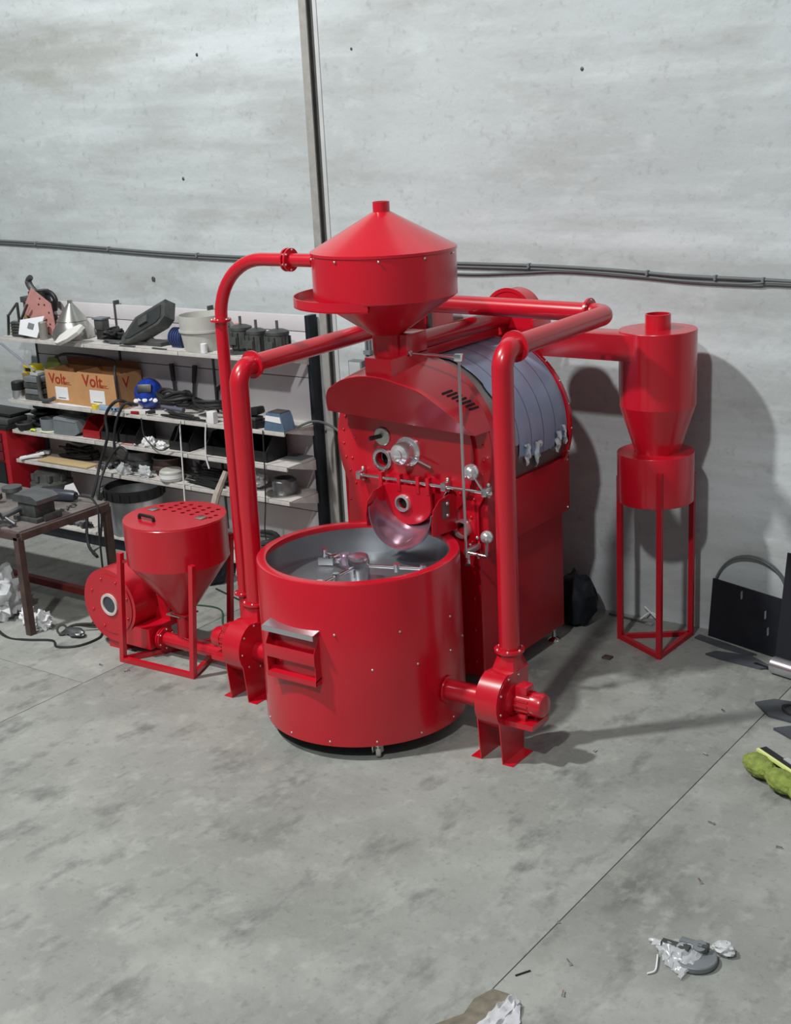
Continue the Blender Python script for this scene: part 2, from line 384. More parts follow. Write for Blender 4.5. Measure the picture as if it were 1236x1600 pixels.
# discharge door hung on a shaft
ys = YD - .05
B().cyl((-4.86, ys, 1.289), (-3.92, ys, 1.283), .011, n=14).mk('door_shaft', CHROME, ro)
for x in (-4.845, -4.235, -3.96):
    q = B().box(x - .016, x + .016, ys - .018, YD, 1.262, 1.31, .004).mk('shaft_bearing', STEEL, ro)
    for dz in (-.034, .034): fix('bolt', RIVS, ro, (x, YD - .012, 1.286 + dz), (0, -1, 0), 1.5)
for x in (-4.68, -4.55, -4.415, -4.345):
    B().box(x - .012, x + .012, ys - .016, ys + .02, 1.225, 1.325, .003).mk('door_hinge', RED, ro)
dol = [(-4.70, 1.262), (-4.70, 1.15)] + [(-4.515 + .185 * math.cos(t), 1.15 + .125 * math.sin(t)) for t in [PI + PI * k / 20 for k in range(1, 20)]] + [(-4.33, 1.15), (-4.33, 1.262)]
plate(dol, [circ(-4.522, 1.155, .036, 20)], .02, (0, ys - .0, 0), (1, 0, 0), (0, 0, 1)).mk('discharge_door', RED, ro)
B().lathe([(.036, 0), (.052, 0), (.05, .02), (.038, .024), (.036, 0)], (-4.522, ys - .01, 1.155), (0, -1, 0), 28).mk('door_port_ring', mat('polished_cap', (232, 232, 234)), ro)
B().lathe([(0, 0), (.038, 0)], (-4.522, ys + .006, 1.155), (0, -1, 0), 20).mk('door_port', DARK, ro)
# discharge chute, a half-round trough reaching over the cooling drum
CX, CZ, CR = -4.42, 1.165, .222
def trough(u, v):
    t = PI + PI * u; y = 6.265 - (.245 + .03 * math.sin(PI * u)) * v
    return V((CX - .045 * (1 - v) + CR * math.cos(t), y, CZ + .09 * max(0, 1 - v * 1.2) + CR * math.sin(t)))
B().grid(trough, 28, 8).thick(.006).mk('discharge_chute', PURPLE, ro, 'half-round discharge chute with violet film on steel')
for sgn in (-1, 1):
    x = CX + sgn * CR
    pts = [(6.265, CZ - .14), (6.265, CZ + .07), (6.20, CZ + .085), (6.10, CZ + .075), (6.035, CZ + .03), (6.015, CZ - .05), (6.02, CZ - .12), (6.10, CZ - .13)]
    B().prism(pts, .005, (x - (.02 if sgn < 0 else 0.0), 0, 0), (0, 1, 0), (0, 0, 1)).mk('chute_cheek', RED, ro)
hp = B().box(CX + CR + .004, CX + CR + .012, 6.12, 6.19, CZ - .045, CZ + .055).mk('hinge_plate', STEELD, ro)
for z in (-.03, .04): fix('bolt', RIVS, hp, (CX + CR + .012, 6.165, CZ + z), (1, 0, 0), 1.4)
B().bar((CX - .02, 6.05, CZ - CR + .012), (CX + .03, 6.15, CZ - CR + .05), .008).mk('chute_rib', ALU, ro)
# counterweight levers on the right edge
def weight(base, knob, r, nm):
    b, k = V(base), V(knob)
    B().bar(b, k + (b - k).normalized() * r * .6, .016, .01).mk('lever_arm', STEEL, ro)
    B().lathe([(0, -r * .8), (r * .55, -r * .78), (r * .8, -r * .6), (r * .97, -r * .3), (r, 0), (r * .95, r * .32), (r * .8, r * .6), (r * .55, r * .83), (r * .25, r * .97), (0, r)], k, (-.5, -.8, .1), 28).mk('counterweight', mat('polished_cap', (232, 232, 234)), ro)
weight((-3.97, ys, 1.288), (-4.035, ys - .02, 1.40), .047, 1)
weight((-3.93, 6.16, .93), (-3.935, 6.18, 1.035), .038, 2)
pr = B().lathe([(.042, 0), (.056, 0), (.055, .03), (.044, .032), (.042, 0)], (-4.165, YF, 1.025), (0, -1, 0), 28).mk('port_ring', mat('polished_cap', (232, 232, 234)), ro)
B().lathe([(0, 0), (.044, 0)], (-4.165, YF + .035, 1.025), (0, -1, 0), 20).mk('port', DARK, ro)
B().cyl((-4.06, 6.15, .935), (-3.925, 6.16, .925), .010, n=12).mk('gate_shaft', CHROME, ro)
B().box(-4.07, -4.045, 6.14, YF, .92, .95, .003).mk('gate_bearing', STEEL, ro)
B().cyl((-4.045, 6.15, .925), (-4.02, 6.105, .878), .011, .018, 14).mk('gate_handle', CHROME, ro)
for p in ((-4.03, .98), (-4.03, .86), (-4.08, .93)): fix('bolt', RIVS, ro, (p[0] - .04, YF - .001, p[1]), (0, -1, 0), 1.3)
# control rod from hopper gate down to the levers
B().tube([(-4.022, 6.095, 2.065), (-4.018, 6.085, 1.98), (-4.02, 6.09, 1.80), (-4.025, 6.10, .925)], .0085, 10).mk('control_rod', STEEL, ro)
B().cyl((-4.375, 6.13, 2.066), (-4.01, 6.098, 2.071), .008, n=10).mk('gate_rod', CHROME, ro)
B().box(-4.045, -4.003, 6.08, 6.115, 2.05, 2.09, .004).mk('rod_clevis', CHROME, ro)
# drum jacket, film and rear ring
B().lathe([(.52, 0), (.52, .87)], (RX + .004, 6.35, RZ - .012), (0, 1, 0), 72).thick(.004).mk('drum_jacket', JACK, ro)
B().lathe([(.40, 0), (.540, 0), (.540, .03), (.40, .03)], (RX + .01, YB - .062, RZ - .022), (0, 1, 0), 64).mk('rear_ring', RED, ro)
for k in range(14): 
    an = -.3 + k * .28; fix('bolt', RIVS, ro, (RX + .01 + .541 * math.cos(an), YB - .047, RZ - .022 + .541 * math.sin(an)), (math.cos(an), 0, math.sin(an)), .8)
ends = [.02, -.15, -.20, -.20, -.13]
for k in range(5):
    y0 = 6.485 + k * .144
    e0 = ends[k]
    def film(u, v, k=k, y0=y0, e0=e0):
        j = .05 * noise.noise(V((v * 3 + k * 2, k, 0))) + .025 * noise.noise(V((v * 11, k * 3, 1)))
        a0 = e0 + j; t = a0 + (2.35 - a0) * u
        yy = y0 + .140 * v
        if k == 0 and v < .05: yy += .05 * noise.noise(V((u * 9, 3, 0))) + .02
        r = .5265 + .0015 * math.sin(PI * v) + .002 * noise.noise(V((t * 3, yy * 5, 2)))
        return V((RX + .004 + r * math.cos(t), yy, RZ - .012 + r * math.sin(t)))
    B().grid(film, 40, 6).mk('protective_film', FILM, ro, 'matt blue protective film strip')
for (an, y, L_, wd) in ((-.11, 6.70, .08, .05), (-.13, 6.83, .11, .075), (-.12, 7.08, .08, .07), (-.07, 7.15, .07, .04)):
    def shred(u, v, an=an, y=y, L_=L_, wd=wd):
        t = an + .1 - v * (L_ + .06) / .53; r = .535 + .03 * noise.noise(V((u * 2.3 + y * 9, v * 3, 1))) + .012 * abs(noise.noise(V((u * 7, v * 6, y))))
        ww = wd * (1 - .72 * v * v) * (1 + .3 * noise.noise(V((v * 5, y * 3, 4))))
        return V((RX + r * math.cos(t), y + (u - .5) * ww + .03 * v, RZ - .012 + r * math.sin(t)))
    B().grid(shred, 8, 10).mk('film_shred', FILMT, ro)
# hood: forward-leaning crescent joined to the front ring
HC = [(-4.972, 6.117, 1.691), (-4.93, 6.055, 1.775), (-4.868, 5.998, 1.842), (-4.80, 5.965, 1.882), (-4.702, 5.928, 1.927), (-4.56, 5.900, 1.962), (-4.426, 5.898, 1.964), (-4.32, 5.922, 1.935), (-4.217, 5.955, 1.894), (-4.136, 6.017, 1.817), (-4.063, 6.09, 1.725), (-3.988, 6.175, 1.619)]
HS = spline(HC, 4)
aL, aR = PI - .40, .27
def rear(k):
    t = aL + (aR - aL) * k / (len(HS) - 1); return V((RX + .549 * math.cos(t), YF + .03, RZ + .549 * math.sin(t)))
b = B(); F_ = [b.bm.verts.new(p) for p in HS]; R_ = [b.bm.verts.new(rear(k)) for k in range(len(HS))]
for k in range(len(HS) - 1): b._f([F_[k], F_[k + 1], R_[k + 1], R_[k]])
hd = b.thick(-.004).mk('hood', RED, ro, 'forward-leaning crescent hood')
b = B(); lo = [HS[0].lerp(HS[-1], k / (len(HS) - 1)) for k in range(len(HS))]
F_ = [b.bm.verts.new(p + V((0, .004, 0))) for p in HS]; R_ = [b.bm.verts.new(p + V((0, .004, 0))) for p in lo]
for k in range(len(HS) - 1): b._f([F_[k], F_[k + 1], R_[k + 1], R_[k]])
b.thick(.004).mk('hood_front', RED, ro)
def hoodpt(f, s):
    k = f * (len(HS) - 1); i = min(int(k), len(HS) - 2); p = HS[i].lerp(HS[i + 1], k - i); q = rear(k); return p.lerp(q, s), p, q
for k in range(7):
    f = .785 + k * .0175; s0, s1 = .34 + .045 * k, .60 + .05 * k
    p, P, Q = hoodpt(f, s0); q, _, _ = hoodpt(f, s1); g, _, _ = hoodpt(f + .01, s0)
    n_ = (q - p).cross(g - p).normalized()
    if n_.z < 0: n_ = -n_
    u_ = (q - p).normalized(); v_ = n_.cross(u_)
    bb = B(); L_ = (q - p).length
    bb.prism([(0, -.006), (L_, -.006), (L_, .006), (0, .006)], .003, p + n_ * .006, u_, v_).mk('louvre_slot', DARK, ro)

# ================================================================== HOPPER ABOVE THE ROASTER
hx, hy = -4.505, 6.115
ho = thing('bean_hopper', (hx, hy, 1.95), 'big red conical bean hopper standing on top of the roaster', 'hopper')
B().lathe([(.085, 2.17), (.40, 2.385), (.402, 2.39), (.402, 2.628), (.407, 2.63), (.407, 2.645), (.05, 2.842), (.047, 2.842)], (hx, hy, 0), n=72).mk('bin', RED, ho, sharp=14)
B().lathe([(.047, 2.82), (.047, 2.897), (.040, 2.897), (.040, 2.80)], (hx, hy, 0), n=28).mk('top_collar', RED, ho)
B().lathe([(.088, 2.05), (.088, 2.19), (.08, 2.19)], (hx, hy, 0), n=32).mk('neck', RED, ho)
for k in range(10):
    t = k * 2 * PI / 10 + .25; fix('rivet', RIVS, ho, (hx + .407 * math.cos(t), hy + .407 * math.sin(t), 2.615), (math.cos(t), math.sin(t), 0), .9)
B().box(-4.55, -4.37, 5.945, 6.30, 1.93, 2.062, .003).mk('gate_box', RED, ho)
B().box(-4.47, -4.37, 6.10, 6.30, 2.05, 2.172, .003).mk('gate_box', RED, ho)
B().box(-4.45, -4.34, 6.0, 6.27, 1.925, 1.945, .003).mk('box_flange', RED, ho)
B().cyl((-4.372, 6.13, 2.066), (-4.362, 6.13, 2.066), .016, n=14).mk('rod_boss', STEEL, ho)
# crescent ledge round the hopper's left side
tc_, tr_ = V((-4.60, 6.13, 0)), .452
arc = [PI * .88 + k * (PI * .80) / 30 for k in range(31)]
b = B()
def ledge(u, v):
    t = arc[0] + (arc[-1] - arc[0]) * u; return tc_ + V((tr_ * math.cos(t), tr_ * math.sin(t), 2.345 + .055 * v))
b.grid(ledge, 36, 1).thick(.005).mk('ledge_lip', RED, ho)
def ledge2(u, v):
    t = arc[0] + (arc[-1] - arc[0]) * u; o_ = tc_ + V((tr_ * math.cos(t), tr_ * math.sin(t), 2.352)); d = V((o_.x - hx, o_.y - hy, 0)); i_ = V((hx, hy, 2.352)) + d.normalized() * min(.36, d.length)
    return o_.lerp(i_, v)
B().grid(ledge2, 36, 1).thick(.004).mk('ledge_floor', RED, ho)

# ================================================================== COOLING DRUM
dx, dy = -4.492, 5.705
dr = thing('cooling_drum', (dx, dy, 0), 'wide round red cooling tub with polished steel inside in front of the roaster', 'cooling tub')
B().lathe([(.578, .085), (.572, 1.005), (.568, 1.013), (.561, 1.016), (.518, 1.016), (.515, 1.010), (.515, .985)], (dx, dy, 0), n=96).mk('shell', RED, dr)
B().lathe([(.516, 1.0), (.514, .82)], (dx, dy, 0), n=96).mk('inner_wall', mat('tub_inner_steel', (186, 190, 194), .26, .95, .06, 5), dr)
B().lathe([(.515, .835), (0, .835)], (dx, dy, 0), n=64).mk('perforated_floor', mat('perforated_steel', (150, 155, 160), .42, .85, .14, 160), dr)
B().lathe([(.57, .10), (.0, .10)], (dx, dy, 0), n=48).mk('underside', BLACK, dr)
B().box(dx - .12, dx + .12, dy - .46, dy - .2, .05, .10).mk('axle_beam', BLACK, dr)
for k in range(14):
    t = k * 2 * PI / 14 - 2.18; fix('rivet', RIVS, dr, (dx + .5782 * math.cos(t), dy + .5782 * math.sin(t), .112), (math.cos(t), math.sin(t), 0), .8)
def onshell(px_t, z): return (dx + .5755 * math.cos(px_t), dy + .5755 * math.sin(px_t), z)
for t, z in ((-.556, .725), (-.837, .53), (-.387, .518), (.082, .707), (.067, .511), (-1.17, .735), (.399, .523), (1.9, .6), (2.4, .6), (2.9, .6), (-2.9, .6)):
    fix('rivet', RIVS, dr, onshell(t, z), (math.cos(t), math.sin(t), 0), .9)
# stirrer
st = B().lathe([(0, .836), (.06, .836), (.062, .845), (.062, .958), (.058, .972), (.056, .976), (0, .977)], (dx, dy, 0), n=32).mk('stirrer_hub', CHROME, dr, 'chrome stirrer hub')
B().lathe([(.058, .976), (.054, .986), (.02, .990), (0, .990)], (dx, dy, 0), n=28).mk('hub_cap', PURPLE, st)
for an, L_ in ((.39, .40), (2.83, .37), (-1.61, .36)):
    c, s_ = math.cos(an), math.sin(an)
    am = B().cyl((dx + .055 * c, dy + .055 * s_, .925), (dx + L_ * c, dy + L_ * s_, .915), .011, n=12).mk('stirrer_arm', CHROME, dr)
    for q in (.55, .93):
        p = V((dx + L_ * q * c, dy + L_ * q * s_, .918))
        B().cyl(p + V((0, 0, -.022)), p + V((0, 0, .022)), .019, n=14).mk('arm_clamp', CHROME, am)
        if q < .6 and an > 0: continue
        Rm = Matrix.Translation(p) @ Matrix.Rotation(an + .7, 4, 'Z')
        B().box(-.045, .045, -.003, .003, -.075, -.03, .001, Rm).mk('paddle', STEEL, am)
gb = B().lathe([(0, .90), (.03, .90), (.034, .93), (.034, .955), (.026, .965), (0, .965)], (dx - .125, dy + .045, 0), n=24).mk('drive_knuckle', PURPLE, dr)
for q in (.42, .56): B().cyl((dx - .37 * q - .02, dy + .11 * q - .045, .935), (dx - .37 * q, dy + .11 * q + .01, .935), .012, n=10).mk('arm_clamp', CHROME, dr)
# discharge spout at the front
cx0, cx1, cyf = -4.692, -4.352, 5.10
for x in (cx0, cx1 - .004):
    B().prism([(5.24, .44), (5.22, .755), (5.17, .755), (cyf, .64), (cyf, .45)], .004, (x, 0, 0), (0, 1, 0), (0, 0, 1)).mk('spout_cheek', RED, dr)
B().box(cx0, cx1, cyf - .004, cyf + .002, .563, .635, .001).mk('spout_crossbar', RED, dr)
B().prism([(cyf, .47), (cyf + .14, .50), (cyf + .14, .506), (cyf, .477)], cx1 - cx0, (cx0, 0, 0), (0, 1, 0), (0, 0, 1)).mk('spout_ramp', RED, dr)
B().box(cx0, cx1, cyf - .004, cyf + .004, .447, .477).mk('spout_lip', RED, dr)
fl_ = B().prism([(cyf - .006, .736), (5.225, .762), (5.225, .768), (cyf - .006, .742)], cx1 - cx0 + .014, (cx0 - .010, 0, 0), (0, 1, 0), (0, 0, 1)).mk('spout_flap', STEEL, dr, 'bright steel flap over the spout')
B().box(cx0 - .010, cx1 + .004, cyf - .010, cyf - .005, .712, .742).mk('flap_edge', STEEL, fl_)
for an in (-.83, .75, 2.35, -2.35):
    c, s_ = math.cos(an), math.sin(an); p = V((dx + .535 * c, dy + .535 * s_, 0))
    cs = B().box(p.x - .03, p.x + .03, p.y - .03, p.y + .03, .078, .085).box(p.x - .022, p.x - .017, p.y - .02, p.y + .025, .03, .08).box(p.x + .017, p.x + .022, p.y - .02, p.y + .025, .03, .08).mk('caster_fork', CHROME, dr)
    B().lathe([(0, -.014), (.032, -.014), (.038, -.008), (.038, .008), (.032, .014), (0, .014)], p + V((0, .008, .038)), (.8, .6, 0), 22).mk('caster_wheel', mat('grey_caster_tyre', (170, 166, 160), .6), cs)

# ================================================================== COOLING BLOWERS
def blower(xc, yc, zc, side, label, reach):
    t = thing('centrifugal_blower', (xc, yc, 0), label, 'blower', 'small blowers beside the cooling tub')
    hw = .068; r = .165; yp = yc + .097
    prof = [(yp + .075, zc + .13), (yp + .075, zc)] + [(yc + (.172 - .012 * k / 16) * math.cos(-k * PI * 1.40 / 16), zc + (.172 - .012 * k / 16) * math.sin(-k * PI * 1.40 / 16)) for k in range(1, 17)] + [(yp - .075, zc + .145)]
    B().prism(prof, hw * 2, (xc - hw, 0, 0), (0, 1, 0), (0, 0, 1)).mk('scroll_housing', RED, t)
    # rect-to-round neck
    def nk(u, v):
        an = 2 * PI * u; c, s_ = math.cos(an), math.sin(an); m_ = max(abs(c), abs(s_))
        return V((xc + c / m_ * hw, yp + s_ / m_ * .075, zc + .135)).lerp(V((xc + .058 * c, yp + .058 * s_, zc + .235)), v)
    B().grid(nk, 32, 3, True).mk('outlet_neck', RED, t)
    B().box(xc - hw - .004, xc + hw + .004, yp - .08, yp + .08, zc + .13, zc + .14).mk('neck_seam', RED, t)
    for sx in (-1, 1):
        x = xc + sx * hw
        B().prism([(yc - .115, 0), (yc + .10, 0), (yc + .125, zc - .07), (yc - .14, zc - .07)], .006, (x - .003, 0, 0), (0, 1, 0), (0, 0, 1)).mk('support_leg', RED, t)
        B().box(x, x + sx * .062, yc - .115, yc + .10, 0, .006).mk('foot', RED, t)
    xs = xc + side * hw
    dk = B().lathe([(.02, 0), (.150, 0), (.150, .005), (.02, .005)], (xs, yc, zc), (side, 0, 0), 40).mk('cover_plate', RED, t)
    ring_bolts(dk, (xs + side * .005, yc, zc), (side, 0, 0), .135, 8, sc=.9, a0=.3)
    x2 = xc - side * hw
    ring_bolts(t, (x2, yc, zc), (-side, 0, 0), .135, 8, sc=.9, a0=.1)
    # motor
    ax = (side, 0, 0); mo = (xs + side * .005, yc + .005, zc)
    mb = B().lathe([(0, 0), (.085, 0), (.085, .012), (.045, .03), (.045, .03), (.058, .035), (.058, .12), (.064, .122), (.066, .175), (.058, .19), (.03, .196), (0, .197)], mo, ax, 32).mk('motor', RED, t)
    for k in range(14):
        an = 2 * PI * k / 14; c, s_ = math.cos(an), math.sin(an)
        p = V(mo) + V((0, c * .062, s_ * .062))
        B().bar(p + V((side * .037, 0, 0)), p + V((side * .118, 0, 0)), .004, .012).mk('cooling_fin', RED, mb)
    B().box(xs + side * .04, xs + side * .11, yc - .035, yc + .045, zc + .055, zc + .10, .006).mk('terminal_box', RED, mb)
    B().prism([(yc - .085, zc - .115), (yc + .085, zc - .115), (yc + .085, zc - .085), (yc - .085, zc - .085)], side * .17, (xs, 0, 0), (0, 1, 0), (0, 0, 1)).mk('motor_shelf', RED, t)
    for yy in (-.04, .05):
        B().box(xs + side * .06, xs + side * .11, yc + yy - .012, yc + yy + .012, zc - .085, zc - .05, .003).mk('motor_foot', RED, mb)
    # inlet towards the tub
    B().cyl((x2, yc + .01, zc - .035), (x2 - side * reach, yc + .01, zc - .035), .058, n=28).mk('inlet_pipe', RED, t)
    flange(t, (x2 - side * (reach - .012), yc + .01, zc - .035), (-side, 0, 0), .078, .010, 6)
    return yp, zc + .235
ypR, zR = blower(-3.562, 5.685, .335, 1, 'small red blower with finned motor at foot of the pipe before the cabinet', .285)
ypL, zL = blower(-5.30, 5.61, .325, -1, 'small red blower between loader stand and cooling tub spout', .215)

def bigpipe(name, label, pts, r, bend, fl_at):
    t = thing(name, (pts[0][0], pts[0][1], pts[0][2]), label, 'pipe', 'red air pipes of the roasting line')
    path = elbow(pts, bend)
    B().tube(path, r, 28).mk('pipe', RED, t)
    for c, ax in fl_at: flange(t, c, ax, r + .026, .014, 6)
    return t
# right: up, back, then left across behind the hopper
bigpipe('air_pipe', 'red pipe rising from right blower, running back and crossing behind the hopper',
        [(-3.562, ypR, zR), (-3.555, ypR, 2.19), (-3.555, 6.95, 2.20), (-4.98, 6.95, 2.215)], .056, .10,
        [((-3.562, ypR, zR + .004), (0, 0, 1)), ((-3.555, ypR + .125, 2.19), (0, 1, 0)), ((-3.68, 6.95, 2.203), (1, 0, 0))])
bigpipe('air_pipe', 'red pipe rising from left blower and sloping back past the hopper neck',
        [(-5.30, ypL, zL), (-5.285, ypL, 1.995), (-5.285, 7.36, 2.01)], .056, .10,
        [((-5.30, ypL, zL + .004), (0, 0, 1)), ((-5.285, ypL + .125, 1.995), (0, 1, 0))])
# collecting chimney behind the roaster
cb = thing('exhaust_box', (-5.16, 7.5, 0), 'tall red rectangular exhaust box behind the hopper and roaster', 'duct')
B().box(-5.36, -5.06, 7.30, 7.62, .05, 2.16, .004).mk('box_body', RED, cb)
B().box(-5.05, -5.035, 7.30, 7.33, .05, 2.14).mk('corner_angle', DGREY, cb)
B().box(-5.06, -4.98, 6.88, 7.02, 2.14, 2.29, .004).mk('pipe_socket', RED, cb)
B().box(-5.35, -5.07, 6.95, 7.62, 2.15, 2.28, .004).mk('top_plenum', RED, cb)

# ================================================================== EXHAUST FAN AND DUCT
ex = thing('exhaust_fan', (-4.42, 7.36, 2.0), 'red round exhaust fan above the rear of the roasting drum', 'fan')
B().lathe([(0, 0), (.165, 0), (.165, .14), (0, .14)], (-4.42, 7.28, 2.095), (0, 1, 0), 48).mk('fan_housing', RED, ex)
B().lathe([(.155, 0), (.178, 0), (.178, .01), (.155, .01)], (-4.42, 7.275, 2.095), (0, 1, 0), 48).mk('fan_rim', RED, ex)
B().box(-4.60, -4.22, 7.252, 7.45, 1.88, 1.985, .004).mk('mounting_block', RED, ex)
for x in (-4.56, -4.42, -4.28): fix('bolt', RIVS, ex, (x, 7.25, 1.95), (0, -1, 0))
B().box(-4.24, -4.22, 7.24, 7.46, 1.86, 2.09, .003).mk('duct_flange', RED, ex)
mp_ = thing('drum_exhaust_pipe', (-4.49, 6.9, 2.0), 'red pipe lying along the top of the drum between gate box and rear fan', 'pipe', 'red air pipes of the roasting line')
B().cyl((-4.49, 6.303, 2.085), (-4.455, 7.29, 2.09), .055, n=28).mk('pipe', RED, mp_)
B().box(-4.54, -4.44, 6.40, 7.19, 1.992, 2.045, .004).mk('pipe_saddle', RED, mp_)

# ================================================================== CYCLONE
yx, yy_ = -3.497, 7.47
cy = thing('cyclone_separator', (yx, yy_, 1.28), 'tall red cyclone dust separator with tapered lower body beside the wall', 'cyclone')
B().lathe([(0, 2.034), (.232, 2.034), (.234, 2.03), (.232, 1.577), (.138, 1.285), (.138, 1.26)], (yx, yy_, 0), n=64).mk('cyclone_body', RED, cy, sharp=14)
B().lathe([(.068, 2.03), (.077, 2.03), (.077, 2.125), (.068, 2.125), (.068, 2.0)], (yx, yy_, 0), n=36).mk('outlet_collar', RED, cy)
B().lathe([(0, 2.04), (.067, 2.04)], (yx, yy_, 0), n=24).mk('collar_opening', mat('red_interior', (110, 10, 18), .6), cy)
B().box(-4.22, -3.50, 7.242, 7.43, 1.868, 2.026, .003).mk('inlet_duct', RED, cy)
bn = thing('chaff_bin', (yx, yy_, 0), 'red round chaff bin on three-legged stand under the cyclone', 'bin')
B().lathe([(.13, 1.28), (.233, 1.28), (.235, 1.276), (.233, .972), (.228, .968), (0, .968)], (yx - .012, yy_, 0), n=64).mk('bin_body', RED, bn)
VT = [V((-3.385, 7.268, 0)), V((-3.372, 7.715, 0)), V((-3.745, 7.455, 0))]
for p, zt in zip(VT, (1.20, 1.1, 1.1)):
    B().bar(p, p + V((0, 0, zt)), .032).mk('leg', RED2, bn)
for i in range(3): B().bar(VT[i] + V((0, 0, .016)), VT[(i + 1) % 3] + V((0, 0, .016)), .03).mk('base_bar', RED2, bn)

# ================================================================== LOADER (feed hopper, stand, fan, lift pipe)
qx, qy = -6.06, 5.84
lo_ = thing('loader_hopper', (qx, qy, 0), 'red drum-shaped loading hopper with drilled lid on an open stand', 'hopper')
B().lathe([(.326, .965), (.329, .962), (.327, .69), (.055, .315), (.05, .315)], (qx, qy, 0), n=64).mk('hopper_body', RED, lo_, sharp=14)
yh = qy + .03
def half(a0, a1): return [(qx + .327 * math.cos(a0 + (a1 - a0) * k / 40), qy + .327 * math.sin(a0 + (a1 - a0) * k / 40)) for k in range(41)]
tA = math.asin(.03 / .327)
holes = []
for j in range(5):
    for i in range(7):
        x = qx - .24 + i * .08 + (.0 if j % 2 else .0); y = yh + .045 + j * .053
        if math.hypot(x - qx, y - qy) < .285: holes.append(circ(x, y, .0165, 12))
plate(half(tA, PI - tA), holes, .006, (0, 0, .966), (1, 0, 0), (0, 1, 0)).mk('drilled_lid', RED, lo_)
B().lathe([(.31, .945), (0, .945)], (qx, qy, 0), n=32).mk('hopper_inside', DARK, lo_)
lid = plate(half(PI - tA, 2 * PI + tA), [], .008, (0, 0, .968), (1, 0, 0), (0, 1, 0)).mk('hinged_lid', RED, lo_)
for x in (-.22, .20):
    B().box(qx + x - .03, qx + x + .03, yh - .03, yh + .03, .971, .978, .002).mk('hinge', ALU, lo_)
B().tube(rp([(qx - .155, qy - .155, .972), (qx - .155, qy - .155, 1.0), (qx - .02, qy - .165, 1.0), (qx - .02, qy - .165, .972)], .018), .011, 8).mk('handle', BLACK, lid, 'black plastic handle')
B().box(qx - .10, qx + .02, qy - .07, qy + .06, .300, .308, .002).mk('slide_gate', ALU, lo_, 'bare metal slide gate')
B().box(qx - .07, qx + .07, qy - .06, qy + .06, .309, .318, .002).mk('gate_flange', RED, lo_)
VS = [V((-6.395, 5.575, 0)), V((-5.79, 5.60, 0)), V((-6.03, 6.21, 0))]
for p, zt in zip(VS, (.76, .76, .76)): B().bar(p, p + V((.075, .01, zt)), .034).mk('leg', RED, lo_)
for i in range(3): B().bar(VS[i] + V((0, 0, .017)), VS[(i + 1) % 3] + V((0, 0, .017)), .032).mk('base_bar', RED, lo_)
for p, a_ in zip(VS, (0, 0, 0)):
    d = V((qx, qy, 0)) - V((p.x, p.y, 0)); B().bar(p + V((.07, .01, .70)), p + V((.07, .01, .70)) + d.normalized() * max(.01, d.length - .36), .02).mk('bracket', RED, lo_)
# feed fan
fx, fz, fy0, fy1 = -6.60, .322, 5.70, 5.90
ff = thing('feed_fan', (fx, 5.8, 0), 'big red scroll fan with grey ringed inlet behind the loader stand leg', 'fan')
sc = [(fx + (.262 - .035 * k / 40) * math.cos(-PI / 2 - k * 1.82 * PI / 40), fz + (.262 - .035 * k / 40) * math.sin(-PI / 2 - k * 1.82 * PI / 40)) for k in range(41)]
sc = [(fx + .34, .06)] + sc[:1] + sc[1:] + [(fx + .21, .20), (fx + .34, .20)]
B().prism(sc, -(fy1 - fy0), (0, fy0, 0), (1, 0, 0), (0, 0, 1)).mk('scroll_housing', RED, ff)
cv = B().lathe([(0, 0), (.205, 0), (.205, .006), (0, .006)], (fx, fy0, fz), (0, -1, 0), 48).mk('cover_plate', RED, ff)
ring_bolts(cv, (fx, fy0 - .006, fz), (0, -1, 0), .178, 8, me=RIV, sc=1.2, a0=.35)
B().lathe([(.058, 0), (.076, 0), (.076, .012), (.058, .012), (.058, 0)], (fx, fy0 - .006, fz), (0, -1, 0), 36).mk('inlet_ring', mat('pale_ring', (206, 196, 192), .45), ff)
B().lathe([(0, 0), (.06, 0)], (fx, fy0 - .010, fz), (0, -1, 0), 28).mk('inlet_mesh', mat('wire_mesh', (84, 88, 96), .5, .5, .25, 160), ff)
B().box(fx + .16, fx + .34, fy1, fy1 + .16, .16, .36, .004).mk('motor_mount', RED, ff)
B().cyl((fx, fy1, fz), (fx, fy1 + .2, fz), .08, n=28).mk('motor', RED, ff)
B().box(fx - .08, fx + .08, fy0 + .02, fy1, 0, .08).mk('foot', RED, ff)
# blow line and lift pipe
bl = thing('lift_pipe', (-6.0, 5.82, 0), 'slim red lift pipe from fan under loader up and over to bean hopper', 'pipe', 'red air pipes of the roasting line')
B().cyl((fx + .34, 5.80, .115), (-5.60, 5.80, .115), .046, n=24).mk('blow_line', RED, bl)
flange(bl, (fx + .365, 5.80, .115), (1, 0, 0), .075, .012, 6); flange(bl, (fx + .385, 5.80, .115), (1, 0, 0), .075, .012, 6)
B().cyl((qx, 5.82, .115), (qx, 5.83, .30), .045, n=24).mk('drop_tube', RED, bl)
B().tube(elbow([(-5.60, 5.86, .10), (-5.60, 5.93, .10), (-5.595, 5.93, 2.2)], .05) , .038, 20).mk('riser', RED, bl)
R_b = .36
top = [V((-5.595, 5.93, 2.2)), V((-5.59, 5.93, 2.59 - R_b))] + [V((-5.59 + R_b - R_b * math.cos(PI / 2 * k / 12), 5.93, 2.59 - R_b + R_b * math.sin(PI / 2 * k / 12))) for k in range(1, 13)] + [V((-4.85, 5.93, 2.592))]
B().tube(top, .038, 20).mk('swept_bend', RED, bl)
flange(bl, (-5.595, 5.93, 2.225), (0, 0, 1), .063, .012, 6); flange(bl, (-5.045, 5.93, 2.592), (1, 0, 0), .066, .012, 6); flange(bl, (-5.02, 5.93, 2.592), (1, 0, 0), .066, .012, 6)
flange(bl, (-5.60, 5.93, .50), (0, 0, 1), .063, .012, 6)

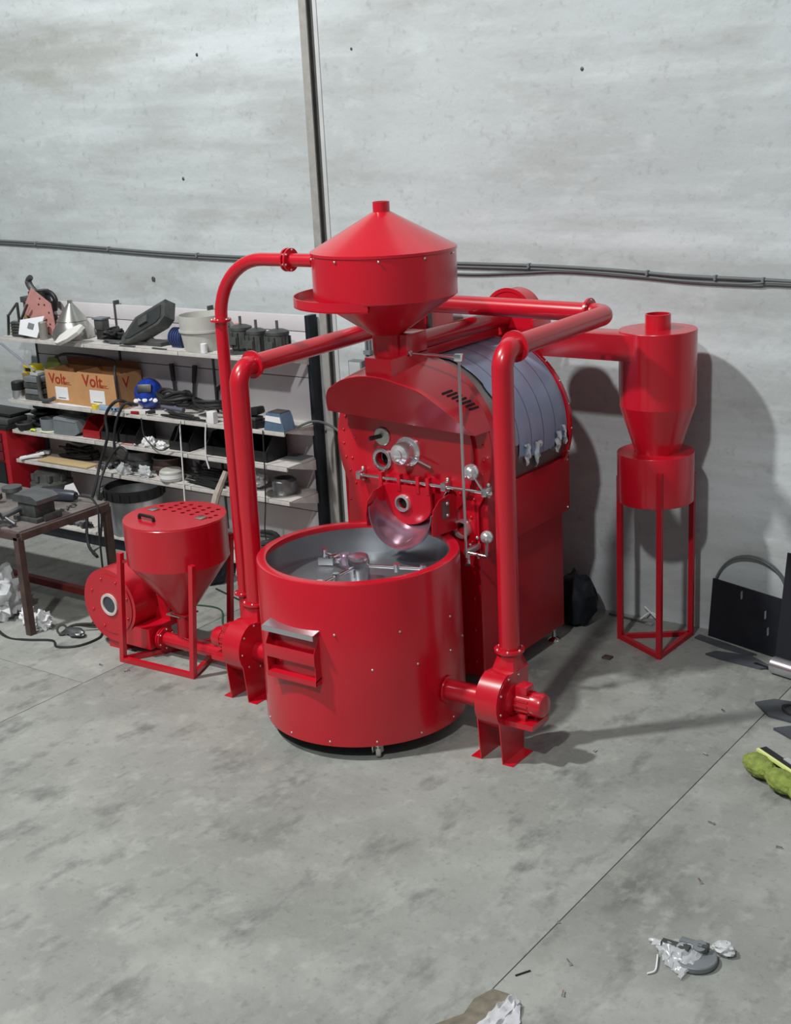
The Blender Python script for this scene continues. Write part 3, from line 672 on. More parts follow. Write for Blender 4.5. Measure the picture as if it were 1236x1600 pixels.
# ================================================================== SHELVING
PY = 7.80
sh = thing('shelving_unit', (-8.03, 7.6, 0), 'long dusty white steel shelving unit full of parts against the wall', 'shelving')
XP = [-9.60, -8.545, -7.48, -6.46]
ZS = [.045, .40, .75, 1.10, 1.455, 1.805, 1.93]
for i in range(3):
    for j in range(6):
        B().box(XP[i] + .010, XP[i + 1] - .010, PY, PY + .03, ZS[j] + .0035, ZS[j + 1] - .0035, .0015).mk('back_panel', PANELM, sh)
for i, x in enumerate(XP[:3]): B().box(x - .009, x + .009, PY - .008, PY + .045, 0, 1.93 + (.03 if i else 0)).mk('upright', DGREY, sh)
B().box(-6.475, -6.435, PY - .045, PY + .05, 0, 1.935, .003).mk('end_upright', SHEETB, sh)
SH = [(1.665, 7.42), (1.12, 7.42), (.85, 7.42), (.585, 7.42)]
for z, yf in SH:
    for i in range(3):
        xe = XP[i + 1] - .004
        if z > 1.6 and i == 2: xe = -6.52
        b = B().box(XP[i] + .003, xe, yf, PY, z - .012, z, .002).box(XP[i] + .003, xe, yf - .004, yf + .012, z - .032, z, .002)
        p_ = b.mk('shelf_board', WHITED, sh)
        p_['kind'] = 'part'; del p_['kind']
    for x in XP:
        B().prism([(yf + .03, z - .014), (PY, z - .014), (PY, z - .11)], .004, (x - .002, 0, 0), (0, 1, 0), (0, 0, 1)).mk('shelf_bracket', WHITED, sh)
for i in range(3):
    B().box(XP[i] + .003, XP[i + 1] - .004, 7.20, PY, .105, .13, .003).mk('base_shelf', WHITED, sh)
    B().box(XP[i] + .003, XP[i + 1] - .004, 7.24, 7.26, .0, .105).mk('kick_plate', SHEETB, sh)

def coil(c, R, r, turns, mt, name, label, cat='cable', tilt=(0, 0), sq=.75, group=None, h=.05):
    pts = []; n = int(turns * 18)
    for k in range(n):
        t = 2 * PI * k / 18; q = k / n
        rr = R * (1 + .16 * noise.noise(V((t * .31, c[0] * 5, 0)))); 
        pts.append(V((rr * math.cos(t) + .02 * noise.noise(V((t * .2, 3, c[0]))), sq * rr * math.sin(t), h * (.5 + .5 * noise.noise(V((t * .45, 9, c[0])))) + r)))
    M = Matrix.Translation(c) @ Matrix.Rotation(tilt[0], 4, 'X') @ Matrix.Rotation(tilt[1], 4, 'Y')
    return B().tube([M @ p for p in pts], r, 7).mk(name, mt, None, label, cat, group)
def tangle(c, sx, sy, h, r, n, mt, name, label, cat='cable', seed=0, group=None):
    rnd = random.Random(seed); pts = []
    for k in range(n):
        t = k * 2.3 + rnd.uniform(-.5, .5); q = rnd.uniform(.45, 1)
        pts.append(V((c[0] + sx * q * math.cos(t), c[1] + sy * q * math.sin(t), c[2] + r + h * rnd.random())))
    return B().tube(spline(pts, 6), r, 6).mk(name, mt, None, label, cat, group)
def clump(c, sc_, mt, name, label, cat, seed=1, amp=.35, freq=2.6, sub=3):
    return B().crumple((c[0], c[1], c[2] + sc_[2] * .8), sc_, amp, freq, seed, sub, flat=c[2]).mk(name, mt, None, label, cat, sharp=55)
z1, z2, z3, z4, z5 = 1.666, 1.121, .851, .586, .131

# ---------------- top shelf
t = thing('drill_head', (-9.36, 7.66, z1), 'dark rusty drilling machine head with curved grip standing at end of top shelf', 'machine')
B().box(-9.50, -9.22, 7.60, 7.74, z1, z1 + .10, .01).mk('base', BROWN, t)
B().box(-9.46, -9.32, 7.61, 7.72, z1 + .10, z1 + .36, .012).mk('column', mat('oxide_red_iron', (92, 58, 54), .6, .3, .25, 12, bump=.1), t)
B().cyl((-9.33, 7.66, z1 + .22), (-9.33, 7.66, z1 + .37), .075, .06, 20).mk('motor', BLACK, t)
B().tube(spline([(-9.30, 7.66, z1 + .35), (-9.22, 7.66, z1 + .345), (-9.17, 7.66, z1 + .29), (-9.19, 7.66, z1 + .2)]), .022, 10).mk('hose', BLACK, t)
B().tube(spline([(-9.40, 7.66, z1 + .33), (-9.47, 7.66, z1 + .39), (-9.49, 7.66, z1 + .44), (-9.45, 7.66, z1 + .475)]), [.03] * 12 + [.026] * 6 + [.022], 10).mk('grip', DGREY, t)
B().box(-9.56, -9.46, 7.60, 7.70, z1 + .26, z1 + .31, .008).mk('switch_box', DGREY, t)
B().tube(rp([(-9.53, 7.62, z1 + .27), (-9.53, 7.62, z1 + .1), (-9.47, 7.62, z1 + .1)], .02), .012, 8).mk('rod', STEELD, t)
t.location.y += .05
M = Matrix.Translation((-9.15, 7.545, z1 + .225)) @ Matrix.Rotation(.5, 4, 'Y') @ Matrix.Rotation(-.12, 4, 'X')
hol = [circ(x, z, .011, 10) for x, z in ((-.07, .07), (-.06, .02), (.0, .05), (.075, .02), (.075, -.05), (.13, -.06))]
pk = plate([(-.20, .10), (.06, .10), (.20, -.06), (.20, -.13), (-.20, -.13)], hol, .008, (0, 0, 0), (1, 0, 0), (0, 0, 1)).rot(M).mk('drilled_plate', PINK, None, 'pink drilled steel plate leaning among tools on the top shelf', 'plate')
B().crumple((-9.36, 7.60, z1 + .16), (.09, .028, .12), .4, 2.4, 4, 3, flat=z1).mk('paper_bag', KRAFT, None, 'crumpled brown paper bag behind the dark bracket on top shelf', 'bag', sharp=60)
t = thing('steel_bracket', (-9.44, 7.52, z1), 'dark steel clamp frame with coiled lead at end of top shelf', 'clamp')
for a_, c_ in (((-9.58, 7.5, z1 + .0), (-9.55, 7.5, z1 + .18)), ((-9.56, 7.5, z1 + .16), (-9.44, 7.52, z1 + .28)), ((-9.44, 7.52, z1 + .28), (-9.44, 7.52, z1)), ((-9.40, 7.48, z1 + .1), (-9.26, 7.48, z1 + .28))):
    B().bar(a_, c_, .022, .012).mk('clamp_bar', DGREY, t)
for k in range(5):
    q = [V((-9.40 + .11 * math.cos(a_), 7.50 + .05 * math.sin(a_), z1 + .018 + k * .024 + .006 * math.sin(3 * a_))) for a_ in [2 * PI * j / 16 for j in range(17)]]
    B().tube(q, .011, 6).mk('lead_loop', DGREY, t)
B().box(-9.72, -9.57, 7.60, 7.66, z1, z1 + .02, .004).mk('flat_strip', mat('yellowed_wood', (176, 168, 110), .7), None, 'flat yellowish strip lying at end of top shelf', 'strip')
M = Matrix.Translation((-9.21, 7.46, z1 + .105)) @ Matrix.Rotation(.16, 4, 'Y') @ Matrix.Rotation(-.35, 4, 'X') @ Matrix.Rotation(.2, 4, 'Z')
t = B().prism([(-.10, -.10), (.085, -.085), (.105, .11), (-.12, .02)], .012, (0, 0, 0)).rot(M).mk('plastic_pouch', mat('milky_plastic', (222, 226, 228), .4, 0, .05), None, 'milky white plastic cover propped at front of top shelf', 'cover')
B().box(-.03, .03, -.016, -.011, -.03, .02, .002, M).mk('label_window', MGREY, t)
B().lathe([(0, 0), (.036, 0), (.036, .14), (.032, .145), (0, .145)], (-9.07, 7.46, z1), n=20).mk('small_can', mat('dusty_can', (150, 146, 140), .5, .4), None, 'small grey can beside the spun cone on top shelf', 'can')
t = thing('spun_cone', (-8.86, 7.58, z1), 'shiny two-tier spun metal funnel standing on the top shelf', 'funnel')
B().lathe([(.17, 0), (.175, .005), (.17, .06), (.12, .15), (.0, .15)], (-8.86, 7.60, z1), n=40).mk('lower_cone', ALU, t)
B().lathe([(.125, .145), (.13, .15), (.022, .29), (.022, .315), (0, .315)], (-8.86, 7.60, z1), n=40).mk('upper_cone', ALU, t)
M = Matrix.Translation((-8.66, 7.40, z1 + .06)) @ Matrix.Rotation(-.32, 4, 'Y') @ Matrix.Rotation(-.95, 4, 'X')
B().prism([(-.16, -.05), (-.15, .03), (-.06, .075), (.10, .07), (.16, .035), (.13, -.035), (.03, -.075), (-.10, -.08)], .03, (0, 0, 0)).rot(M).mk('white_cover', mat('white_moulding', (220, 220, 216), .5), None, 'white rounded plastic shield leaning on edge of top shelf', 'cover')
tangle((-8.36, 7.58, z1), .12, .10, .09, .012, 26, RUB, 'power_lead', 'tangled black power lead right of the spun cone', 'cable', 3)
t = thing('mains_plug', (-8.55, 7.62, z1), 'dark plug block lying by the tangled lead on top shelf', 'plug')
B().box(-8.60, -8.50, 7.6, 7.68, z1 + .08, z1 + .17, .01).mk('plug_body', DGREY, t)
B().box(-8.61, -8.49, 7.59, 7.69, z1 + .165, z1 + .18, .004).mk('plug_cap', MGREY, t)
B().box(-8.59, -8.51, 7.61, 7.67, z1, z1 + .08).mk('plug_base', RUB, t)
tangle((-8.27, 7.50, z1), .14, .03, .02, .007, 18, STEELD, 'wire_bundle', 'thin grey wires spread before the dark casing on top shelf', 'wire', 5)
M = Matrix.Translation((-7.90, 7.60, z1 + .145)) @ Matrix.Rotation(-.42, 4, 'Y') @ Matrix.Rotation(-.55, 4, 'X')
t = thing('machine_casing', (-7.83, 7.6, z1), 'dark grey moulded machine casing tilted up on the top shelf', 'casing')
b = B().prism([(-.30, -.07), (-.22, -.10), (.20, -.10), (.27, -.06), (.27, .09), (-.12, .09), (-.29, -.02)], .10, (0, 0, 0)).rot(M); b.mk('casing_shell', DGREY, t)
B().prism([(-.24, -.055), (-.18, -.075), (.17, -.075), (.22, -.05), (.22, .06), (-.1, .06)], .006, (0, -.101, 0)).rot(M).mk('casing_recess', mat('dark_recess_plastic', (46, 50, 50), .5), t)
B().box(-.04, .07, -.128, -.10, -.035, .03, .006, M).mk('casing_boss', DGREY, t)
B().box(-8.03, -7.76, 7.52, 7.66, z1, z1 + .03).mk('casing_foot', DGREY, t)
t = thing('blue_motor', (-7.60, 7.58, z1), 'small dark blue motor between casing and frosted bucket', 'motor')
B().cyl((-7.67, 7.58, z1 + .075), (-7.54, 7.58, z1 + .075), .07, n=24).mk('motor_body', mat('navy_enamel', (52, 66, 112), .5, .2, .2, 14), t)
B().box(-7.66, -7.55, 7.54, 7.62, z1, z1 + .03).mk('motor_foot', mat('navy_enamel', (52, 66, 112)), t)
for k in range(5): B().lathe([(.07, -.004), (.077, -.004), (.077, .004), (.07, .004)], (-7.655 + k * .025, 7.58, z1 + .077), (1, 0, 0), 20).mk('motor_rib', mat('navy_enamel', (52, 66, 112)), t)
t = thing('frosted_bucket', (-7.35, 7.58, z1), 'cut frosted plastic bucket on the top shelf beside the slim pipe', 'bucket')
B().lathe([(0, .0), (.15, .0), (.175, .15), (.18, .27), (.174, .27), (.168, .15), (.145, .01), (0, .01)], (-7.35, 7.58, z1), n=32).mk('bucket_wall', FROST, t)
B().lathe([(.176, .145), (.186, .145), (.186, .16), (.176, .16)], (-7.35, 7.58, z1), n=32).mk('bucket_rib', FROST, t)
B().lathe([(0, 0), (.026, 0), (.026, .07), (.02, .072), (0, .072)], (-7.22, 7.44, z1), n=16).mk('tiny_cup', PAPER, None, 'little white cup standing in front of the frosted bucket', 'cup')
B().lathe([(0, 0), (.05, 0), (.055, .10), (.035, .15), (.02, .19), (0, .19)], (-7.105, 7.71, z1), n=20).mk('orange_bottle', ORNG, None, 'dull orange bottle half hidden behind the slim riser pipe', 'bottle')
B().lathe([(0, 0), (.12, 0), (.12, .012), (0, .012)], (-6.96, 7.56, z1), n=28).mk('round_disc', DGREY, None, 'flat dark disc under the motors on top shelf', 'disc')
for k, (x, y, s_) in enumerate(((-6.975, 7.60, .95), (-6.785, 7.56, .85), (-6.595, 7.58, .98))):
    zb = z1 + (.012 if k == 0 else 0)
    t = thing('stripped_motor', (x, y, zb), ('stripped dark motor with upright shaft standing right beside the red riser pipe', 'smaller stripped dark motor with upright shaft between two others on top shelf', 'largest stripped dark motor with upright shaft close to black end upright')[k], 'motor', 'three stripped motors on the top shelf')
    B().lathe([(0, 0), (.07 * s_, 0), (.085 * s_, .02), (.085 * s_, .15), (.09 * s_, .155), (.09 * s_, .175), (.05 * s_, .19), (0, .19)], (x, y, zb), n=24).mk('motor_body', DGREY, t)
    for j in range(10):
        a_ = 2 * PI * j / 10; c, q = math.cos(a_), math.sin(a_)
        B().bar((x + .088 * s_ * c, y + .088 * s_ * q, zb + .025), (x + .088 * s_ * c, y + .088 * s_ * q, zb + .14), .012, .02).mk('motor_fin', DGREY, t)
    B().cyl((x, y, zb + .18), (x, y, zb + .255), .011, n=12).mk('shaft', STEELD, t)
    B().box(x - .05, x + .03, y - .105 * s_, y - .08 * s_, zb + .05, zb + .11, .006).mk('terminal_box', DGREY, t)
B().tube([(-9.80, 7.40, 1.62), (-9.62, 7.44, 1.60), (-9.30, 7.50, 1.372)], .010, 8).mk('steel_rod', mat('lilac_grey_tube', (140, 142, 156), .5, .2), None, 'thin grey rod slanting down from end of top shelf', 'rod')

# ---------------- second shelf
t = thing('spray_can', (-9.57, 7.48, z2), 'short black and silver can at the end of the second shelf', 'can')
B().lathe([(0, 0), (.055, 0), (.058, .01), (.058, .075), (0, .075)], (-9.53, 7.49, z2), n=24).mk('can_body', STEEL, t)
B().lathe([(.058, .075), (.06, .08), (.06, .14), (.05, .15), (0, .15)], (-9.53, 7.49, z2), n=24).mk('can_lid', BLACK, t)
t = thing('tool_case', (-9.32, 7.60, z2), 'stack of battered grey tool cases beside the first carton', 'case')
for k in range(4): B().box(-9.42 + .01 * (k % 2), -9.22, 7.46, 7.66, z2 + k * .052, z2 + k * .052 + .046, .006).mk('case_tier', MGREY if k % 2 else DGREY, t)
B().box(-9.37, -9.27, 7.5, 7.6, z2 + .207, z2 + .235, .004).mk('case_lid', mat('pale_grey', (170, 176, 176), .5), t)
B().box(-9.56, -9.43, 7.57, 7.74, z2, z2 + .2, .004).mk('brown_carton', mat('brown_card', (132, 112, 70), .7), None, 'small brown carton behind the black can on second shelf', 'carton')
t = B().box(-9.54, -9.42, 7.58, 7.70, z2 + .201, z2 + .271, .004).mk('yellow_box', YELLOW, None, 'small yellow box on top of the brown carton', 'box')
B().box(-9.52, -9.45, 7.579, 7.582, z2 + .22, z2 + .25).mk('box_label', BLACK, t)
M = Matrix.Translation((-9.28, 7.70, z2 + .25)) @ Matrix.Rotation(-.5, 4, 'Y') @ Matrix.Rotation(-.2, 4, 'X')
B().prism([(-.12, -.08), (.02, -.10), (.11, -.02), (.09, .06), (-.02, .10), (-.11, .03)], .02).rot(M).mk('plastic_scoop', OLIVE, None, 'olive green plastic panel standing behind the tool cases', 'panel')
B().tube(spline([(-9.20, 7.45, z2 + .22), (-9.19, 7.44, z2 + .1), (-9.15, 7.42, z2 + .03), (-9.06, 7.42, z2 + .03), (-9.0, 7.43, z2 + .05)]), .018, 8).mk('pipe_hook', DGREY, None, 'dark bent pipe hooked in front of the first carton', 'pipe')
def carton(x0, x1, y0, y1, h, label, tilt):
    t = thing('cardboard_box', ((x0 + x1) / 2, (y0 + y1) / 2, z2), label, 'box')
    T = .006
    for nm, q in (('box_wall', (x0, x1, y0, y0 + T)), ('box_wall', (x0, x1, y1 - T, y1)), ('box_wall', (x0, x0 + T, y0 + T, y1 - T)), ('box_wall', (x1 - T, x1, y0 + T, y1 - T))):
        B().box(*q, z2, z2 + h).mk(nm, CARD, t)
    B().box(x0 + T, x1 - T, y0 + T, y1 - T, z2, z2 + .008).mk('box_bottom', CARDD, t)
    B().box(x0 + .02, x1 - .02, y0 + .02, y1 - .02, z2 + .008, z2 + h * .55, .02).mk('box_contents', CARDD, t)
    M_ = Matrix.Translation((x0 + T, y1, z2 + h)) @ Matrix.Rotation(.25, 4, 'X')
    B().box(0, x1 - x0 - 2 * T, -.004, 0, 0, .07, 0, M_).mk('box_flap', CARDD, t)
    w_ = x1 - x0
    lettering('Volt', w_ * .30, (x0 + w_ * .12, y0 - .001, z2 + h * .60), (1, 0, 0), (0, 0, 1), INK, t)
    for k, (a_, c_) in enumerate(((.53, .75), (.53, .72), (.53, .78))):
        B().box(x0 + w_ * a_, x0 + w_ * c_, y0 - .002, y0, z2 + h * (.66 - .035 * k), z2 + h * (.672 - .035 * k)).mk('print_line', INK, t)
    lb = B().box(x0 + w_ * .28, x0 + w_ * .66, y0 - .003, y0, z2 + h * .10, z2 + h * .50).mk('label_sheet', PAPER, t)
    B().box(x0 + w_ * .36, x0 + w_ * .58, y0 - .0045, y0 - .003, z2 + h * .15, z2 + h * .17).mk('label_print', BLACK, lb)
    lettering('V', w_ * .26, (x1 + .001, y0 + .06, z2 + h * .60), (0, 1, 0), (0, 0, 1), INK, t)
carton(-9.165, -8.755, 7.495, 7.765, .275, 'open brown cardboard carton beside the stacked tool cases', 0)
carton(-8.745, -8.275, 7.485, 7.76, .285, 'open brown cardboard carton beside the shiny blue helmet', 0)
B().tube(spline([(-9.15, 7.62, z2 + .36), (-9.0, 7.6, z2 + .40), (-8.8, 7.62, z2 + .40), (-8.6, 7.66, z2 + .38), (-8.4, 7.60, z2 + .37), (-8.27, 7.47, z2 + .30), (-8.24, 7.45, z2 + .08)]), .011, 8).mk('black_hose', RUB, None, 'black hose lying across the tops of both cartons', 'hose')
B().prism([(-9.06, 7.425), (-8.72, 7.425), (-8.62, 7.45), (-8.8, 7.468), (-9.0, 7.468)], .004, (0, 0, z2), (1, 0, 0), (0, 1, 0)).mk('paper_sheet', PAPER, None, 'flat pale sheet lying before the cartons on the second shelf', 'sheet')
B().lathe([(.016, 0), (.033, 0), (.033, .03), (.016, .03), (.016, 0)], (-8.52, 7.449, z2), n=20).mk('tape_roll', YELLOW, None, 'yellow tape roll at front edge of second shelf', 'tape')
t = B().box(-8.46, -8.22, 7.425, 7.45, z2, z2 + .035, .004).mk('spirit_level', mat('pale_blue_plastic', (150, 176, 206), .4), None, 'pale blue spirit level with dark holes on second shelf edge', 'level')
for x in (-8.30, -8.26): B().cyl((x, 7.424, z2 + .018), (x, 7.4255, z2 + .018), .010, n=12).mk('level_hole', BLACK, t)
t = thing('blue_helmet', (-8.10, 7.60, z2), 'glossy blue welding helmet beside the carton on second shelf', 'helmet')
M = Matrix.Translation((-8.06, 7.62, z2 + .13)) @ Matrix.Rotation(.5, 4, 'Z') @ Matrix.Rotation(-.4, 4, 'X')
B().ball((0, 0, 0), .125, (.95, 1.0, 1.0), 28).rot(M).mk('helmet_shell', BLUE, t)
B().box(-.06, .06, -.128, -.10, -.02, .05, .008, M).mk('visor', BLACK, t)
for k in range(5): B().ball((-.08 + .04 * k, -.10 + .012 * abs(k - 2), -.075 + .012 * (k % 2)), .022, (1, .35, .8), 10).rot(M).mk('helmet_decal', PAPER, t)
t = B().box(-8.14, -7.92, 7.43, 7.47, z2, z2 + .035, .006, Matrix.Translation((-8.03, 7.45, z2)) @ Matrix.Rotation(.3, 4, 'Z') @ Matrix.Translation((8.03, -7.45, -z2))).mk('caulk_knife', mat('white_tool_plastic', (216, 214, 210), .45), None, 'white and red hand tool below the blue helmet', 'tool')
B().box(-8.10, -8.0, 7.415, 7.435, z2, z2 + .025, .004).mk('tool_grip', mat('tool_red', (150, 24, 30), .5), t)
coil((-7.745, 7.60, z2 + .02), .165, .014, 7, RUB, 'cable_coil', 'large loose coil of thick black cable on second shelf', sq=.6, h=.2)
coil((-7.375, 7.60, z2 + .02), .135, .013, 6, RUB, 'cable_coil', 'smaller coil of black cable against the big coil', sq=.6, h=.16)
tangle((-7.52, 7.443, z2), .26, .018, .035, .008, 34, RUB, 'thin_lead', 'flat tangle of thin black leads along second shelf edge', 'cable', 8)
for k, (x, dx_) in enumerate(((-7.88, -.03), (-7.70, .05))):
    t = thing('pry_handle', (x, 7.72, z2), ('black handled lever standing upright behind the cable coil, leaning to the helmet', 'black handled lever standing upright behind the cable coil, leaning from the helmet')[k], 'lever')
    B().cyl((x, 7.755, z2), (x + dx_ * .6, 7.755, z2 + .22), .014, n=10).mk('lever_bar', DGREY, t)
    B().cyl((x + dx_ * .6, 7.755, z2 + .22), (x + dx_, 7.76, z2 + .36), .019, .022, 12).mk('lever_grip', BLACK, t)
B().cyl((-7.42, 7.76, z2 + .19), (-7.30, 7.76, z2 + .26), .018, n=10).cyl((-7.44, 7.76, z2), (-7.42, 7.76, z2 + .2), .01, n=8).mk('chisel', BLACK, None, 'short black handle poking out behind the small coil', 'handle')
B().tube(spline([(-7.22, 7.6, z2 + .02), (-7.20, 7.68, z2 + .16), (-7.12, 7.75, z2 + .30), (-7.05, 7.78, z2 + .36)]), .016, 8).mk('bent_hose', RUB, None, 'black hose curving up the panel behind the slim riser pipe', 'hose')
B().cyl((-7.74, 7.44, z2 + .085), (-7.50, 7.44, z2 + .075), .014, .02, 12).mk('soldering_torch', mat('slate_tool', (96, 100, 116), .45, .2), None, 'slate grey torch resting against the big cable coil', 'torch')
B().box(-7.24, -7.17, 7.42, 7.47, z2, z2 + .09, .002).mk('paper_slip', PAPER, None, 'small white card standing on shelf beside the riser pipe', 'card')
t = thing('delta_sander', (-6.78, 7.50, z2), 'black palm sander sitting on second shelf near the end', 'sander')
B().prism([(-6.92, 7.43), (-6.74, 7.42), (-6.68, 7.52), (-6.78, 7.58), (-6.9, 7.55)], .05, (0, 0, z2), (1, 0, 0), (0, 1, 0)).mk('sander_base', BLACK, t)
B().box(-6.90, -6.76, 7.44, 7.54, z2 + .05, z2 + .08, .012).mk('sander_neck', DGREY, t)
B().box(-.085, .085, -.05, .05, -.03, .03, .02, Matrix.Translation((-6.82, 7.49, z2 + .115)) @ Matrix.Rotation(-.2, 4, 'Y')).mk('sander_grip', BLACK, t)
B().tube(spline([(-6.9, 7.5, z2 + .1), (-6.98, 7.53, z2 + .09), (-7.02, 7.56, z2 + .02)]), .012, 8).mk('sander_lead', RUB, t)
t = thing('dust_cup', (-6.58, 7.48, z2), 'blue grey boxy dust cup at the end of the second shelf', 'cup')
B().prism([(-.10, 0), (.10, 0), (.075, .10), (.06, .135), (-.07, .135), (-.085, .06)], .13, (-6.56, 7.55, z2)).mk('cup_body', BLUEG, t)
B().prism([(-.08, .075), (.076, .065), (.066, .11), (-.074, .115)], .004, (-6.56, 7.419, z2)).mk('cup_band', PAPER, t)
B().box(-6.62, -6.50, 7.43, 7.54, z2 + .135, z2 + .142).mk('cup_mouth', DGREY, t)
# leads and strings hanging from the second shelf
B().tube(spline([(-8.14, 7.50, z2 + .05), (-8.20, 7.40, z2 + .1), (-8.32, 7.37, z2 - .02), (-8.30, 7.34, z2 - .2), (-8.38, 7.30, .70), (-8.36, 7.20, .52), (-8.40, 7.12, .3), (-8.36, 7.06, .08), (-8.2, 7.0, .015)]), .013, 8).mk('hanging_cable', RUB, None, 'thick black cable hanging from second shelf to the floor', 'cable')
B().tube(spline([(-8.05, 7.48, z2 + .06), (-8.12, 7.40, z2 + .08), (-8.22, 7.37, z2 - .1), (-8.25, 7.36, .80), (-8.14, 7.35, .75), (-8.10, 7.35, .82), (-8.2, 7.35, .84), (-8.30, 7.28, .68), (-8.27, 7.15, .5), (-8.24, 7.13, .3), (-8.26, 7.1, .1)]), .011, 8).mk('looped_cable', RUB, None, 'black cable with a loop hanging in front of middle shelves', 'cable')
for k, (x, pts) in enumerate(((-7.52, [(0, z2), (-.01, .95), (-.02, .7), (-.03, .5), (-.03, .35)]), (-7.24, [(0, z2), (-.02, 1.0), (-.03, .85), (-.01, .76)]))):
    B().tube(spline([(x + a_, 7.405, z_) for a_, z_ in pts]), .006, 6).mk('white_string', PAPER, None, ('long white cord hanging down past three shelves', 'short white cord hanging beside the slim riser pipe')[k], 'cord')
B().tube(spline([(-6.66, 7.405, z2), (-6.67, 7.40, .8), (-6.68, 7.39, .55), (-6.70, 7.38, .30), (-6.66, 7.40, .2)]), .005, 6).mk('dark_string', RUB, None, 'thin dark cord hanging from shelf end down to base shelf', 'cord')
B().tube(spline([(-7.95, 7.405, z2 - .02), (-7.9, 7.38, .95), (-7.74, 7.38, .86), (-7.58, 7.38, .95), (-7.5, 7.38, z2 - .02)]), .005, 6).mk('slack_string', RUB, None, 'slack thin cord looping under the second shelf', 'cord')
B().tube(spline([(-6.452, 7.55, z2 + .012), (-6.40, 7.70, z2 + .03), (-6.30, 7.80, z2 - .03), (-6.1, 7.84, z2 - .18), (-5.9, 7.85, z2 - .3)]), .010, 8).mk('grey_lead', mat('grey_cable', (92, 96, 98)), None, 'grey lead running from shelf end behind the roaster', 'cable')

# ---------------- third shelf
t = thing('lid_stack', (-9.44, 7.66, z3), 'stack of black dished lids at end of third shelf', 'lids')
for k, (r, z) in enumerate(((.13, .0), (.115, .05), (.12, .10), (.10, .15))):
    B().lathe([(0, .0), (r * .7, .0), (r, .02), (r * 1.02, .035), (r * .96, .04), (r * .6, .045), (0, .06)], (-9.44 + .005 * k, 7.66, z3 + z), n=28).mk('lid', BLACK, t)
t = thing('black_bowl', (-9.50, 7.49, z3), 'low black bowl in front of the lid stack on third shelf', 'bowl')
B().lathe([(0, 0), (.05, 0), (.068, .03), (.072, .065), (.067, .065), (.06, .03), (0, .02)], (-9.47, 7.455, z3), n=24).mk('bowl_wall', RUB, t)
B().lathe([(.070, .05), (.077, .054), (.077, .063), (.070, .066)], (-9.47, 7.455, z3), n=24).mk('bowl_rim', DGREY, t)
t = thing('grey_cup', (-9.22, 7.52, z3), 'grey plastic cup with pale ring on the third shelf', 'cup')
B().lathe([(0, .0), (.085, .0), (.09, .10), (.082, .10), (.078, .01), (0, .01)], (-9.205, 7.525, z3 + .014), n=28).mk('cup_body', MGREY, t)
B().lathe([(.07, 0), (.098, 0), (.102, .008), (.098, .014), (.07, .014), (.07, 0)], (-9.205, 7.525, z3), n=28).mk('cup_ring', mat('cream_ring', (214, 214, 190), .5), t)
B().crumple((-9.345, 7.44, z3 + .012), (.035, .018, .012), .3, 2, 3, 2, flat=z3).mk('lime_scrap', mat('lime_scrap', (200, 220, 70), .6), None, 'tiny lime green scrap on edge of third shelf', 'scrap')
def bin_(x, y, w_, d, h, mt, label, group=None):
    t = thing('parts_bin', (x, y, z3), label, 'bin', group)
    T = .006
    B().box(x - w_ / 2, x + w_ / 2, y - d / 2, y + d / 2, z3, z3 + .006).mk('bin_floor', mt, t)
    for s_ in (-1, 1):
        xx = x + s_ * (w_ / 2 - T / 2)
        B().prism([(y + d / 2, z3), (y - d / 2, z3), (y - d / 2, z3 + h * .42), (y - d * .1, z3 + h), (y + d / 2, z3 + h)], T, (xx - T / 2, 0, 0), (0, 1, 0), (0, 0, 1)).mk('bin_side', mt, t)
    B().box(x - w_ / 2, x + w_ / 2, y + d / 2 - T, y + d / 2, z3, z3 + h).mk('bin_back', mt, t)
    B().box(x - w_ / 2, x + w_ / 2, y - d / 2, y - d / 2 + T, z3, z3 + h * .42, .001).mk('bin_front', mt, t)
    return t
t = thing('grey_tray', (-8.97, 7.53, z3), 'grey angular plastic tray tipped forward on third shelf', 'tray')
M = Matrix.Translation((-8.945, 7.535, z3 + .0705)) @ Matrix.Rotation(.05, 4, 'Z')
B().prism([(-.14, -.07), (.10, -.07), (.17, -.03), (.14, .06), (-.13, .075)], .17, (0, .085, 0)).rot(M).mk('tray_body', MGREY, t)
B().prism([(-.12, .06), (.13, .048), (.13, .055), (-.12, .08)], .18, (0, .09, 0)).rot(M).mk('tray_rim', mat('grey_rim', (130, 136, 140), .5), t)
bin_(-8.64, 7.58, .21, .22, .16, mat('red_bin_plastic', (150, 22, 28), .45), 'red open-fronted parts bin on third shelf')
for x, lb in ((-8.42, 'black open-fronted parts bin right beside the red bin'), (-8.20, 'black open-fronted parts bin behind the hanging looped cable')): bin_(x, 7.58, .20, .22, .17, BLACK, lb, 'black parts bins')
for x, lb in ((-7.62, 'black open-fronted parts bin between crumpled paper and long white string'), (-7.18, 'wide black parts bin on third shelf behind the red pipes')): bin_(x, 7.58, .22 if x < -7.4 else .30, .22, .17, BLACK, lb, 'black parts bins')
bin_(-6.83, 7.59, .26, .24, .20, BLACK, 'black open-fronted parts bin nearest the bare end of third shelf', 'black parts bins')
for k, (x, y, s_) in enumerate(((-7.955, 7.47, .06), (-7.81, 7.46, .045))):
    clump((x, y, z3), (s_, s_ * .7, s_ * .75), PAPER, 'crumpled_paper', ('larger ball of crumpled white paper on third shelf', 'smaller ball of crumpled white paper on third shelf')[k], 'paper', 20 + k, .5, 3)
B().prism([(0, 0), (.12, .01), (.1, .04), (-.02, .03)], .004, (-8.24, 7.425, z3), (1, 0, 0), (0, 1, 0)).mk('red_white_label', mat('label_pink', (214, 150, 146), .6), None, 'pinkish torn label lying on edge of third shelf', 'label')
